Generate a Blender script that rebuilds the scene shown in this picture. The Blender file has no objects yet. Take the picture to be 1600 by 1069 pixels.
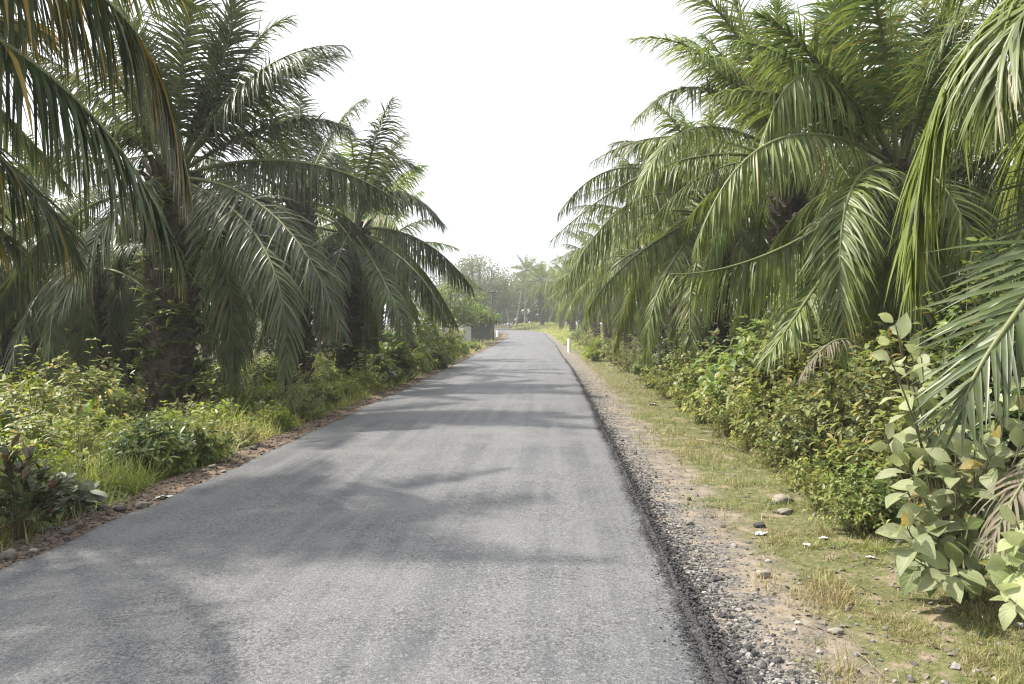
import bpy, math, random
import numpy as np
from mathutils import Vector, Matrix
R_ = math.radians
random.seed(7)
rng = np.random.default_rng(7)
S = bpy.context.scene
COL = S.collection

# ------------------------------------------------------------------ camera, world, sun, exposure
CAM_H, F, VX, VY = 1.65, 1244.4, 866.0, 508.0        # eye height; focal length and vanishing point in photo pixels
cam_d = bpy.data.cameras.new("camera"); cam = bpy.data.objects.new("camera", cam_d); COL.objects.link(cam)
cam.location = (0, 0, CAM_H); cam.rotation_euler = (R_(90), 0, 0)
cam_d.sensor_width = 36; cam_d.lens = 28
cam_d.shift_x = -(VX - 800) / 1600; cam_d.shift_y = -(534.5 - VY) / 1600
cam_d.clip_start = 0.05; cam_d.clip_end = 3000
S.camera = cam

TO_SUN = Vector((-0.70, 0.20, 1.0)).normalized()
SUN_EL = math.asin(TO_SUN.z); SUN_AZ = math.atan2(TO_SUN.x, TO_SUN.y)
w = bpy.data.worlds.new("World"); S.world = w; w.use_nodes = True
nt = w.node_tree; bg = nt.nodes["Background"]
sky = nt.nodes.new("ShaderNodeTexSky"); sky.sky_type = 'NISHITA'; sky.sun_disc = False
sky.sun_elevation = SUN_EL; sky.sun_rotation = SUN_AZ
sky.air_density = 1.0; sky.dust_density = 6.0; sky.ozone_density = 1.0
hs = nt.nodes.new("ShaderNodeHueSaturation"); hs.inputs['Saturation'].default_value = 0.24
mxw = nt.nodes.new("ShaderNodeMix"); mxw.data_type = 'RGBA'; mxw.inputs[0].default_value = 0.5
mxw.inputs[7].default_value = (7.0, 7.3, 7.75, 1)                       # milky overcast haze in front of the blue sky
nt.links.new(sky.outputs[0], hs.inputs['Color']); nt.links.new(hs.outputs[0], mxw.inputs[6]); nt.links.new(mxw.outputs[2], bg.inputs['Color'])
bg.inputs['Strength'].default_value = 0.15
sun_d = bpy.data.lights.new("sun", 'SUN'); sun = bpy.data.objects.new("sun", sun_d); COL.objects.link(sun)
sun_d.energy = 4.4; sun_d.angle = R_(1.3); sun_d.color = (1.0, 0.93, 0.82)
sun.rotation_euler = TO_SUN.to_track_quat('Z', 'Y').to_euler()
S.view_settings.view_transform = 'Standard'; S.view_settings.look = 'None'
S.view_settings.exposure = 0.88; S.view_settings.gamma = 1.0; S.view_settings.use_curve_mapping = False
S.render.engine = 'CYCLES'
cy = S.cycles
cy.max_bounces = 7; cy.diffuse_bounces = 3; cy.glossy_bounces = 2; cy.transmission_bounces = 4; cy.volume_bounces = 3
cy.caustics_reflective = False; cy.caustics_refractive = False; cy.use_denoising = True
cy.use_adaptive_sampling = True; cy.adaptive_threshold = 0.012; cy.filter_width = 1.15; cy.pixel_filter_type = 'BLACKMAN_HARRIS'
HAZE = 0.00095

# ------------------------------------------------------------------ helpers
def at(px, py, Y):
    """the place that stands at distance Y on the line of sight of a photo pixel"""
    return np.array([(px - VX) / F * Y, Y, CAM_H - (py - VY) / F * Y])

def nrm(v):
    return v / np.maximum(np.linalg.norm(v, axis=-1, keepdims=True), 1e-9)

_ky = [-40, 0, 5.4, 10, 20, 31, 45, 55, 64, 80, 95, 110, 117, 123, 128, 133, 140, 146, 150, 156, 330]
_kl = [-3.72, -3.72, -3.73, -3.76, -3.88, -4.08, -4.42, -4.62, -4.65, -4.75, -5.45, -8.0, -12, -20, -32, -52, -80, -110, -130, -160, -240]
_kr = [0.77, 0.77, 0.77, 0.78, 0.76, 0.66, 0.42, 0.28, 0.12, -0.6, -1.15, -2.6, -4.1, -6.0, -7.7, -9.6, -14.5, -22, -34, -56, -150]
def XL(y): return np.interp(y, _ky, _kl)
def XR(y): return np.interp(y, _ky, _kr)
def ZR(y):
    t = np.clip((np.asarray(y, float) - 50) / 60, 0, 1)
    return 0.75 * t * t * (3 - 2 * t) + 0.42 * np.clip((np.asarray(y, float) - 108) / 27, 0, 1)

_wv = [(rng.uniform(-1, 1, 2), rng.uniform(0, 6.3)) for _ in range(24)]
def wob(x, y, s):
    """smooth random field, about -1..1, features about s metres across"""
    o = 0
    for k, (d, p) in enumerate(_wv[:8]):
        o = o + np.sin((x * d[0] + y * d[1]) * (2.2 + k * 0.7) / s + p + k)
    for k, (d, p) in enumerate(_wv[8:14]):
        o = o + 0.6 * np.sin((x * d[0] + y * d[1]) * (7 + k * 1.7) / s + p * 2)
    return o / 4.5

def GZ(x, y):
    x = np.asarray(x, float); y = np.asarray(y, float)
    dl = XL(y) - x; dr = x - XR(y)
    d = np.maximum(np.maximum(dl, dr), 0)
    z = ZR(y) - 0.055 - 0.02 * np.clip(d, 0, 1)
    z = z + 0.075 * np.exp(-((dl - 0.32) / 0.2) ** 2) * (0.6 + 0.4 * wob(x, y, 0.6))           # dirt ridge along the left edge
    z = z + np.clip(d - 0.25, 0, 1) * 0.022 * wob(x, y, 0.9) + np.clip((d - 2) / 4, 0, 1) * 0.12 * wob(x, y, 5)
    z = z - 0.22 * np.exp(-((dl - 2.6) / 1.0) ** 2)
    z = z + 0.55 * np.clip((dr - 3.5) / 5, 0, 1)
    return z

class MB:
    """collects geometry for ONE mesh object, with two per-piece numbers for the material: rnd and dry"""
    def __init__(s): s.v = []; s.f = []; s.r = []; s.d = []; s.m = []; s.a = []; s.c = []; s.n = 0
    def add(s, v, f, r=0.5, d=0.0, m=0, a=0.0, c=0.0):
        v = np.asarray(v, float).reshape(-1, 3); f = np.asarray(f, np.int64)
        if f.shape[1] == 3: f = np.concatenate([f, -np.ones((len(f), 1), np.int64) - s.n], 1)
        s.v.append(v); s.f.append(f + s.n)
        s.r.append(np.broadcast_to(r, (len(v),)).astype(float)); s.d.append(np.broadcast_to(d, (len(v),)).astype(float))
        s.a.append(np.broadcast_to(a, (len(v),)).astype(float)); s.c.append(np.broadcast_to(c, (len(v),)).astype(float))
        s.m.append(np.full(len(f), m)); s.n += len(v)
    def mesh(s, name, mats, smooth=True):
        v = np.concatenate(s.v); f = np.concatenate(s.f)
        me = bpy.data.meshes.new(name)
        tri = f[:, 3] < 0
        cnt = np.where(tri, 3, 4); start = np.concatenate([[0], np.cumsum(cnt)[:-1]])
        keep = np.ones(f.shape, bool); keep[tri, 3] = False
        me.vertices.add(len(v)); me.vertices.foreach_set('co', v.ravel().astype(np.float32))
        me.loops.add(int(cnt.sum())); me.loops.foreach_set('vertex_index', f[keep].astype(np.int32))
        me.polygons.add(len(f)); me.polygons.foreach_set('loop_start', start.astype(np.int32))
        me.polygons.foreach_set('loop_total', cnt.astype(np.int32))
        for m in (mats if isinstance(mats, (list, tuple)) else [mats]): me.materials.append(m)
        me.polygons.foreach_set('material_index', np.concatenate(s.m).astype(np.int32))
        me.polygons.foreach_set('use_smooth', np.full(len(f), smooth))
        me.update(calc_edges=True)
        for nm, a in (('rnd', s.r), ('dry', s.d), ('along', s.a), ('mid', s.c)):
            t = me.attributes.new(nm, 'FLOAT', 'POINT'); t.data.foreach_set('value', np.concatenate(a).astype(np.float32))
        return me
    def build(s, name, mats, parent=None, smooth=True):
        return link(name, s.mesh(name, mats, smooth), parent)

def link(name, me, parent=None, loc=None, rz=0.0, sc=None):
    o = bpy.data.objects.new(name, me); COL.objects.link(o)
    if parent is not None: o.parent = parent
    if loc is not None: o.location = loc
    if rz: o.rotation_euler = (0, 0, rz)
    if sc is not None: o.scale = (sc, sc, sc) if np.isscalar(sc) else sc
    return o

def tag(o, label=None, cat=None, group=None, kind=None):
    if label: o['label'] = label
    if cat: o['category'] = cat
    if group: o['group'] = group
    if kind: o['kind'] = kind
    return o

def empty(name, loc, rz=0.0):
    o = bpy.data.objects.new(name, None); COL.objects.link(o)
    o.location = loc; o.rotation_euler = (0, 0, rz); o.empty_display_size = 0.2
    return o

def strips(mb, P, D, N, L, W, g, prof, fold=0.2, rnd=None, dry=None, m=0, ends=(0., 0.), wave=0.0):
    """a batch of folded ribbons (leaflets, blades, leaves) that bend under their weight"""
    n = len(P); Rw = len(prof)
    P = np.array(P, float); D = nrm(np.array(D, float)); N = np.array(N, float)
    L = np.broadcast_to(L, (n,)); W = np.broadcast_to(W, (n,)); g = np.broadcast_to(g, (n,))
    down = np.array([0, 0, -1.0]); step = (L / (Rw - 1))[:, None]
    V = np.empty((n, Rw, 3, 3))
    p = P.copy(); d = D.copy()
    for r in range(Rw):
        s = nrm(np.cross(d, N)); u = np.cross(s, d)
        hw = (W * prof[r] / 2)[:, None]
        V[:, r, 0] = p - s * hw + u * hw * fold; V[:, r, 1] = p; V[:, r, 2] = p + s * hw + u * hw * fold
        d = nrm(d + down * (g / (Rw - 1))[:, None])
        if wave: d = nrm(d + rng.normal(0, wave, (n, 3)))
        p = p + d * step
        N = u
    base = (np.arange(n) * Rw * 3)[:, None]
    q = []
    for r in range(Rw - 1):
        for c in (0, 1):
            a = r * 3 + c
            q.append([a, a + 1, a + 4, a + 3])
    q = np.array(q)
    Fc = (base[:, :, None] + q[None]).reshape(-1, 4)
    rnd = rng.random(n) if rnd is None else np.broadcast_to(rnd, (n,))
    dry = np.zeros(n) if dry is None else np.broadcast_to(dry, (n,))
    rr = np.repeat(rnd, Rw * 3)
    ramp = np.repeat(np.linspace(0, 1, Rw), 3)
    dd = np.clip(np.repeat(dry, Rw * 3) + np.tile(ramp ** 3 * ends[1] + (1 - ramp) ** 3 * ends[0], n), 0, 1)
    mb.add(V.reshape(-1, 3), Fc, rr, dd, m, np.tile(ramp, n), np.tile([0., 1., 0.], n * Rw))

def tube(mb, pts, rad, seg=6, rnd=0.5, dry=0.0, m=0, cap=True):
    pts = np.asarray(pts, float); k = len(pts); rad = np.broadcast_to(rad, (k,))
    t = nrm(np.gradient(pts, axis=0))
    a = np.array([1.0, 0.13, 0.0]) if abs(t[0][2]) > 0.8 else np.array([0, 0, 1.0])
    s = nrm(np.cross(t, a)); u = np.cross(s, t)
    an = np.arange(seg) / seg * 2 * math.pi
    V = pts[:, None] + rad[:, None, None] * (np.cos(an)[None, :, None] * s[:, None] + np.sin(an)[None, :, None] * u[:, None])
    f = []
    for i in range(k - 1):
        for j in range(seg):
            f.append([i * seg + j, i * seg + (j + 1) % seg, (i + 1) * seg + (j + 1) % seg, (i + 1) * seg + j])
    V = V.reshape(-1, 3)
    if cap:
        V = np.concatenate([V, pts[-1:], pts[:1]]); c = k * seg
        f += [[(k - 1) * seg + j, (k - 1) * seg + (j + 1) % seg, c, c] for j in range(0)]
        mb.add(V, np.array(f), rnd, dry, m)
        off = mb.n - len(V)
        tri = [[(k - 1) * seg + j, (k - 1) * seg + (j + 1) % seg, c] for j in range(seg)] + [[(j + 1) % seg, j, c + 1] for j in range(seg)]
        ft = np.array(tri) + off
        mb.f.append(np.concatenate([ft, -np.ones((len(ft), 1), np.int64)], 1)); mb.m.append(np.full(len(ft), m))
    else:
        mb.add(V, np.array(f), rnd, dry, m)

def box(mb, lo, hi, rnd=0.5, m=0):
    x0, y0, z0 = lo; x1, y1, z1 = hi
    v = [(x0, y0, z0), (x1, y0, z0), (x1, y1, z0), (x0, y1, z0), (x0, y0, z1), (x1, y0, z1), (x1, y1, z1), (x0, y1, z1)]
    mb.add(v, np.array([[0, 3, 2, 1], [4, 5, 6, 7], [0, 1, 5, 4], [1, 2, 6, 5], [2, 3, 7, 6], [3, 0, 4, 7]]), rnd, 0, m)

def bez(a, b, c, n):
    t = np.linspace(0, 1, n)[:, None]
    return (1 - t) ** 2 * a + 2 * t * (1 - t) * b + t ** 2 * c

# ------------------------------------------------------------------ materials
def mat(name):
    m = bpy.data.materials.new(name); m.use_nodes = True
    nt = m.node_tree; return m, nt, nt.nodes['Principled BSDF'], nt.nodes['Material Output']

def nd(nt, t, **kw):
    n = nt.nodes.new(t)
    for k, v in kw.items():
        if hasattr(n, k): setattr(n, k, v)
        else: n.inputs[k].default_value = v
    return n

def mixc(nt, fac, a, b, mode='MIX'):
    n = nt.nodes.new('ShaderNodeMix'); n.data_type = 'RGBA'; n.blend_type = mode
    for i, v in ((0, fac), (6, a), (7, b)):
        if isinstance(v, bpy.types.NodeSocket): nt.links.new(v, n.inputs[i])
        elif i == 0: n.inputs[0].default_value = v
        else: n.inputs[i].default_value = (*v, 1) if len(v) == 3 else v
    return n.outputs[2]

def math_(nt, op, a, b=0.0, c=None):
    n = nt.nodes.new('ShaderNodeMath'); n.operation = op
    for i, v in enumerate((a, b) if c is None else (a, b, c)):
        if isinstance(v, bpy.types.NodeSocket): nt.links.new(v, n.inputs[i])
        else: n.inputs[i].default_value = v
    return n.outputs[0]

def noise(nt, vec, scale, detail=3, rough=0.55, out='Fac'):
    n = nd(nt, 'ShaderNodeTexNoise'); n.inputs['Scale'].default_value = scale
    n.inputs['Detail'].default_value = detail; n.inputs['Roughness'].default_value = rough
    if vec is not None: nt.links.new(vec, n.inputs['Vector'])
    return n.outputs[out]

def ramp(nt, fac, stops):
    n = nd(nt, 'ShaderNodeValToRGB'); e = n.color_ramp.elements
    while len(e) < len(stops): e.new(0.5)
    for el, (p, c) in zip(e, stops):
        el.position = p; el.color = (*c, 1) if len(c) == 3 else c
    nt.links.new(fac, n.inputs[0]); return n.outputs[0]

def sstep(nt, v, a, b):
    n = nd(nt, 'ShaderNodeMapRange'); n.interpolation_type = 'SMOOTHSTEP'
    n.inputs['From Min'].default_value = a; n.inputs['From Max'].default_value = b
    nt.links.new(v, n.inputs['Value']); return n.outputs[0]

def attr(nt, name): 
    n = nd(nt, 'ShaderNodeAttribute'); n.attribute_name = name; return n.outputs['Fac']

def leafmat(name, a, b, dry=(0.16, 0.10, 0.035), rough=0.42, trans=0.3, tcol=None, dust=0.15, spec=0.5, vein=0.0):
    m, nt, p, out = mat(name)
    obj = nd(nt, 'ShaderNodeObjectInfo').outputs['Random']
    tc = nd(nt, 'ShaderNodeTexCoord').outputs['Object']
    c = mixc(nt, attr(nt, 'rnd'), a, b)
    c = mixc(nt, sstep(nt, noise(nt, tc, 2.3, 3), 0.35, 0.75), c, tuple(x * 1.45 for x in b))
    c = mixc(nt, attr(nt, 'dry'), c, dry)
    v = math_(nt, 'MULTIPLY_ADD', obj, 0.5, 0.75)
    h = nd(nt, 'ShaderNodeHueSaturation'); nt.links.new(c, h.inputs['Color']); nt.links.new(v, h.inputs['Value'])
    c = h.outputs[0]
    dn = sstep(nt, noise(nt, tc, 6.0, 4), 0.3, 0.8)
    cd = mixc(nt, math_(nt, 'MULTIPLY', dn, dust), c, (0.33, 0.32, 0.27))
    nt.links.new(cd, p.inputs['Base Color']); p.inputs['Roughness'].default_value = rough
    p.inputs['Specular IOR Level'].default_value = spec
    if vein:
        md = attr(nt, 'mid'); al = attr(nt, 'along')
        ph = math_(nt, 'ADD', math_(nt, 'MULTIPLY', al, 7.0), math_(nt, 'MULTIPLY', md, 2.2))
        lat = math_(nt, 'PINGPONG', ph, 0.5)
        vn = math_(nt, 'MAXIMUM', sstep(nt, md, 0.90, 0.97), math_(nt, 'MULTIPLY', sstep(nt, lat, 0.43, 0.5), 0.6))
        cv = mixc(nt, math_(nt, 'MULTIPLY', vn, vein), cd, (0.36, 0.38, 0.20))
        cv = mixc(nt, math_(nt, 'MULTIPLY', sstep(nt, noise(nt, tc, 34, 4, 0.6), 0.62, 0.70), 0.8), cv, (0.12, 0.09, 0.045))
        nt.links.new(cv, p.inputs['Base Color'])
        bp = nd(nt, 'ShaderNodeBump'); bp.inputs['Strength'].default_value = 0.5; bp.inputs['Distance'].default_value = 0.004
        nt.links.new(math_(nt, 'ADD', math_(nt, 'MULTIPLY', lat, -1.0), noise(nt, tc, 40, 2)), bp.inputs['Height']); nt.links.new(bp.outputs[0], p.inputs['Normal'])
    t = nd(nt, 'ShaderNodeBsdfTranslucent')
    h2 = nd(nt, 'ShaderNodeHueSaturation'); nt.links.new(c, h2.inputs['Color'])
    h2.inputs['Value'].default_value = 1.9; h2.inputs['Saturation'].default_value = 1.02; h2.inputs['Hue'].default_value = 0.485
    nt.links.new(h2.outputs[0], t.inputs['Color'])
    mx = nd(nt, 'ShaderNodeMixShader'); mx.inputs[0].default_value = trans
    nt.links.new(p.outputs[0], mx.inputs[1]); nt.links.new(t.outputs[0], mx.inputs[2]); nt.links.new(mx.outputs[0], out.inputs['Surface'])
    return m

def bark(name, a, b, scale=9, bump=0.6):
    m, nt, p, out = mat(name)
    tc = nd(nt, 'ShaderNodeTexCoord').outputs['Object']
    n1 = noise(nt, tc, scale, 6, 0.65)
    c = mixc(nt, sstep(nt, n1, 0.35, 0.68), a, b)
    c = mixc(nt, sstep(nt, noise(nt, tc, 2.1, 3), 0.55, 0.7), c, (0.045, 0.055, 0.02))
    c = mixc(nt, math_(nt, 'MULTIPLY', attr(nt, 'rnd'), 0.5), c, tuple(x * 0.45 for x in a))
    nt.links.new(c, p.inputs['Base Color']); p.inputs['Roughness'].default_value = 0.9
    bp = nd(nt, 'ShaderNodeBump'); bp.inputs['Strength'].default_value = bump; bp.inputs['Distance'].default_value = 0.03
    nt.links.new(n1, bp.inputs['Height']); nt.links.new(bp.outputs[0], p.inputs['Normal'])
    return m

def plain(name, col, rough=0.8, var=0.25, scale=6.0):
    m, nt, p, out = mat(name)
    tc = nd(nt, 'ShaderNodeTexCoord').outputs['Object']
    c = mixc(nt, noise(nt, tc, scale, 5, 0.6), tuple(x * (1 - var) for x in col), tuple(min(1, x * (1 + var)) for x in col))
    nt.links.new(c, p.inputs['Base Color']); p.inputs['Roughness'].default_value = rough
    return m

M = {}
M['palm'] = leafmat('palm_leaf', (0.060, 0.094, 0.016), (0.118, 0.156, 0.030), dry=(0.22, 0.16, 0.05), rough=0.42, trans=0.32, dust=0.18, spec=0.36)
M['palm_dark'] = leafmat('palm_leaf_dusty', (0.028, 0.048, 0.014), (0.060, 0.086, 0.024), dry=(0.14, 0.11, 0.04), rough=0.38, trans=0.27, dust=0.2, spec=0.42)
M['palm_orange'] = leafmat('palm_leaf_orange', (0.026, 0.052, 0.014), (0.055, 0.088, 0.024), dry=(0.40, 0.26, 0.025), rough=0.42, trans=0.28, dust=0.16, spec=0.35)
M['palm_fresh'] = leafmat('palm_leaf_fresh', (0.060, 0.106, 0.020), (0.115, 0.165, 0.034), dry=(0.26, 0.19, 0.04), rough=0.45, trans=0.33, dust=0.15, spec=0.32)
M['palm_dead'] = leafmat('palm_leaf_dead', (0.075, 0.062, 0.042), (0.125, 0.105, 0.07), dry=(0.15, 0.12, 0.08), rough=0.8, trans=0.18, dust=0.25)
M['rachis'] = plain('frond_stalk', (0.13, 0.145, 0.05), 0.55, 0.3, 3)
M['trunk'] = bark('palm_trunk', (0.06, 0.046, 0.033), (0.14, 0.11, 0.08))
M['trunk_pale'] = bark('pale_trunk', (0.22, 0.20, 0.17), (0.36, 0.33, 0.29), 4, 0.3)
M['bark'] = bark('tree_bark', (0.10, 0.08, 0.06), (0.20, 0.17, 0.13), 6)
M['fern'] = leafmat('fern_leaf', (0.05, 0.10, 0.014), (0.11, 0.16, 0.022), dry=(0.20, 0.17, 0.03), trans=0.38, dust=0.05, rough=0.5)
M['leaf_big'] = leafmat('broad_leaf', (0.105, 0.172, 0.030), (0.25, 0.28, 0.135), dry=(0.36, 0.26, 0.04), rough=0.58, trans=0.32, dust=0.4, vein=0.6)
M['leaf_mid'] = leafmat('bush_leaf', (0.05, 0.095, 0.018), (0.12, 0.17, 0.03), dry=(0.28, 0.22, 0.03), rough=0.45, trans=0.34, dust=0.12)
M['leaf_small'] = leafmat('small_leaf', (0.065, 0.098, 0.022), (0.14, 0.175, 0.045), dry=(0.24, 0.2, 0.05), rough=0.5, trans=0.32, dust=0.3)
M['leaf_weed'] = leafmat('weed_leaf', (0.10, 0.145, 0.028), (0.19, 0.22, 0.06), dry=(0.30, 0.24, 0.08), rough=0.5, trans=0.36, dust=0.2)
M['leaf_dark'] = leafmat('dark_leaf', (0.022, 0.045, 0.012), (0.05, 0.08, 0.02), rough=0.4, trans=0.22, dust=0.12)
M['leaf_yellow'] = leafmat('lime_leaf', (0.11, 0.165, 0.02), (0.19, 0.245, 0.03), dry=(0.30, 0.25, 0.04), rough=0.48, trans=0.4, dust=0.05)
M['leaf_red'] = leafmat('reddish_leaf', (0.045, 0.07, 0.022), (0.085, 0.105, 0.035), dry=(0.20, 0.085, 0.045), rough=0.4, trans=0.25, dust=0.2)
M['leaf_grey'] = leafmat('grey_leaf', (0.08, 0.105, 0.06), (0.15, 0.17, 0.11), rough=0.55, trans=0.2, dust=0.5)
M['leaf_far'] = leafmat('pale_tree_leaf', (0.06, 0.085, 0.035), (0.11, 0.125, 0.06), rough=0.6, trans=0.3, dust=0.15)
M['stem'] = plain('stem', (0.11, 0.10, 0.055), 0.8)
M['twig'] = plain('dry_twig', (0.26, 0.21, 0.15), 0.9)
M['grass'] = leafmat('grass_blade', (0.07, 0.11, 0.02), (0.14, 0.175, 0.04), dry=(0.27, 0.22, 0.11), rough=0.55, trans=0.3, dust=0.1)
M['grass_lime'] = leafmat('lime_grass', (0.085, 0.135, 0.02), (0.165, 0.21, 0.035), dry=(0.34, 0.27, 0.13), rough=0.55, trans=0.4, dust=0.05)

def stonemat(name, a, b):
    m, nt, p, out = mat(name)
    tc = nd(nt, 'ShaderNodeTexCoord').outputs['Object']
    c = mixc(nt, attr(nt, 'rnd'), a, b)
    n1 = noise(nt, tc, 14, 6, 0.65)
    c = mixc(nt, sstep(nt, n1, 0.4, 0.7), c, tuple(x * 0.55 for x in a))
    c = mixc(nt, attr(nt, 'dry'), c, (0.022, 0.022, 0.025))
    nt.links.new(c, p.inputs['Base Color']); p.inputs['Roughness'].default_value = 0.85
    bp = nd(nt, 'ShaderNodeBump'); bp.inputs['Strength'].default_value = 0.4; bp.inputs['Distance'].default_value = 0.01
    nt.links.new(n1, bp.inputs['Height']); nt.links.new(bp.outputs[0], p.inputs['Normal'])
    return m
M['stone'] = stonemat('gravel_stone', (0.10, 0.095, 0.088), (0.33, 0.31, 0.285))
M['boulder'] = stonemat('boulder_stone', (0.20, 0.175, 0.14), (0.27, 0.235, 0.19))
M['clod'] = stonemat('dirt_clod', (0.075, 0.058, 0.044), (0.17, 0.132, 0.10))
M['litter'] = plain('white_plastic', (0.55, 0.55, 0.53), 0.5, 0.12, 20)
M['litter_cyan'] = plain('pale_green_plastic', (0.30, 0.52, 0.46), 0.45, 0.15, 20)

def road_mat():
    m, nt, p, out = mat('asphalt')
    tc = nd(nt, 'ShaderNodeTexCoord').outputs['Object']
    sp = nd(nt, 'ShaderNodeSeparateXYZ'); nt.links.new(tc, sp.inputs[0])
    vo = nd(nt, 'ShaderNodeTexVoronoi'); vo.inputs['Scale'].default_value = 115; nt.links.new(tc, vo.inputs['Vector'])
    vo2 = nd(nt, 'ShaderNodeTexVoronoi'); vo2.inputs['Scale'].default_value = 62; nt.links.new(tc, vo2.inputs['Vector'])
    big = noise(nt, tc, 0.55, 4, 0.6)
    st = nd(nt, 'ShaderNodeMapping'); st.inputs['Scale'].default_value = (2.4, 0.09, 1); nt.links.new(tc, st.inputs[0])
    streak = noise(nt, st.outputs[0], 1.6, 4, 0.6)
    base = mixc(nt, sstep(nt, streak, 0.40, 0.58), (0.072, 0.076, 0.081), (0.116, 0.118, 0.120))
    base = mixc(nt, sstep(nt, big, 0.35, 0.7), base, (0.126, 0.126, 0.127))
    cs = nd(nt, 'ShaderNodeSeparateColor'); nt.links.new(vo.outputs['Color'], cs.inputs[0])
    grain = math_(nt, 'MULTIPLY_ADD', cs.outputs[0], 0.75, 0.62)
    hsv = nd(nt, 'ShaderNodeHueSaturation'); nt.links.new(base, hsv.inputs['Color']); nt.links.new(grain, hsv.inputs['Value'])
    # coarse open patches, mostly along the middle, where chips have come out
    op = sstep(nt, math_(nt, 'ADD', noise(nt, tc, 0.9, 4, 0.65), math_(nt, 'MULTIPLY', noise(nt, tc, 6.0, 3), 0.35)), 0.56, 0.78)
    cs2 = nd(nt, 'ShaderNodeSeparateColor'); nt.links.new(vo2.outputs['Color'], cs2.inputs[0])
    hole = math_(nt, 'MULTIPLY', math_(nt, 'MULTIPLY', op, 0.62), sstep(nt, cs2.outputs[1], 0.6, 0.8))
    c = mixc(nt, hole, hsv.outputs[0], (0.030, 0.030, 0.033))
    chip = math_(nt, 'MULTIPLY', sstep(nt, cs2.outputs[2], 0.92, 0.97), 0.45)
    c = mixc(nt, chip, c, (0.23, 0.225, 0.215))
    ed = attr(nt, 'rnd')                                                # 1 at the fresh bitumen edge
    edn = sstep(nt, math_(nt, 'ADD', ed, math_(nt, 'MULTIPLY', math_(nt, 'SUBTRACT', noise(nt, tc, 14, 6, 0.8), 0.5), 2.4)), 0.42, 0.62)
    c = mixc(nt, math_(nt, 'MULTIPLY', edn, 0.85), c, (0.030, 0.030, 0.034))
    nt.links.new(c, p.inputs['Base Color']); p.inputs['Roughness'].default_value = 0.62; p.inputs['Specular IOR Level'].default_value = 0.4
    h = math_(nt, 'SUBTRACT', math_(nt, 'MULTIPLY', vo.outputs['Distance'], -0.6), math_(nt, 'MULTIPLY', hole, 0.9))
    h = math_(nt, 'ADD', h, math_(nt, 'MULTIPLY', noise(nt, tc, 140, 2), 0.5))
    bp = nd(nt, 'ShaderNodeBump'); bp.inputs['Strength'].default_value = 0.45; bp.inputs['Distance'].default_value = 0.006
    nt.links.new(h, bp.inputs['Height']); nt.links.new(bp.outputs[0], p.inputs['Normal'])
    return m

def ground_mat():
    m, nt, p, out = mat('verge_ground')
    tc = nd(nt, 'ShaderNodeTexCoord').outputs['Object']
    lr = attr(nt, 'rnd'); ll = attr(nt, 'dry')          # metres beyond the right and the left edge, /10
    n1 = noise(nt, tc, 1.3, 5, 0.6); n2 = noise(nt, tc, 22, 5, 0.7); n3 = noise(nt, tc, 5, 5, 0.65); n4 = noise(nt, tc, 0.35, 3)
    vo = nd(nt, 'ShaderNodeTexVoronoi'); vo.inputs['Scale'].default_value = 48; nt.links.new(tc, vo.inputs['Vector'])
    cs = nd(nt, 'ShaderNodeSeparateColor'); nt.links.new(vo.outputs['Color'], cs.inputs[0])
    soil = mixc(nt, sstep(nt, n3, 0.35, 0.65), (0.13, 0.105, 0.08), (0.23, 0.195, 0.155))
    grav = mixc(nt, cs.outputs[0], (0.045, 0.042, 0.038), (0.20, 0.19, 0.175))
    turf = mixc(nt, sstep(nt, n2, 0.3, 0.7), (0.055, 0.070, 0.020), (0.155, 0.148, 0.068))
    turf = mixc(nt, sstep(nt, n3, 0.51, 0.66), turf, (0.22, 0.175, 0.125))
    deep = mixc(nt, sstep(nt, n3, 0.3, 0.7), (0.035, 0.032, 0.016), (0.075, 0.070, 0.028))
    jit = math_(nt, 'ADD', lr, math_(nt, 'MULTIPLY', math_(nt, 'SUBTRACT', n1, 0.5), 0.10))
    c = mixc(nt, sstep(nt, jit, 0.065, 0.105), mixc(nt, sstep(nt, math_(nt, 'ADD', n3, math_(nt, 'MULTIPLY', lr, 2.2)), 0.50, 0.68), grav, soil), turf)
    c = mixc(nt, sstep(nt, jit, 0.25, 0.36), c, deep)
    red = mixc(nt, sstep(nt, n3, 0.35, 0.65), (0.085, 0.062, 0.044), (0.18, 0.132, 0.095))
    jl = math_(nt, 'ADD', ll, math_(nt, 'MULTIPLY', math_(nt, 'SUBTRACT', n1, 0.5), 0.06))
    cl = mixc(nt, sstep(nt, jl, 0.045, 0.075), red, deep)
    c = mixc(nt, sstep(nt, ll, 0.0, 0.004), c, cl)
    nt.links.new(c, p.inputs['Base Color']); p.inputs['Roughness'].default_value = 0.95; p.inputs['Specular IOR Level'].default_value = 0.2
    h = math_(nt, 'ADD', math_(nt, 'MULTIPLY', n2, 0.5), n3)
    bp = nd(nt, 'ShaderNodeBump'); bp.inputs['Strength'].default_value = 0.7; bp.inputs['Distance'].default_value = 0.03
    nt.links.new(h, bp.inputs['Height']); nt.links.new(bp.outputs[0], p.inputs['Normal'])
    return m

# ------------------------------------------------------------------ ground and road
def grid(mb, X, Y, Z, r, d):
    ny, nx = X.shape
    i = np.arange(ny * nx).reshape(ny, nx)
    f = np.stack([i[:-1, :-1], i[:-1, 1:], i[1:, 1:], i[1:, :-1]], -1).reshape(-1, 4)
    mb.add(np.stack([X, Y, Z], -1).reshape(-1, 3), f, r.ravel(), d.ravel())

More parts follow.
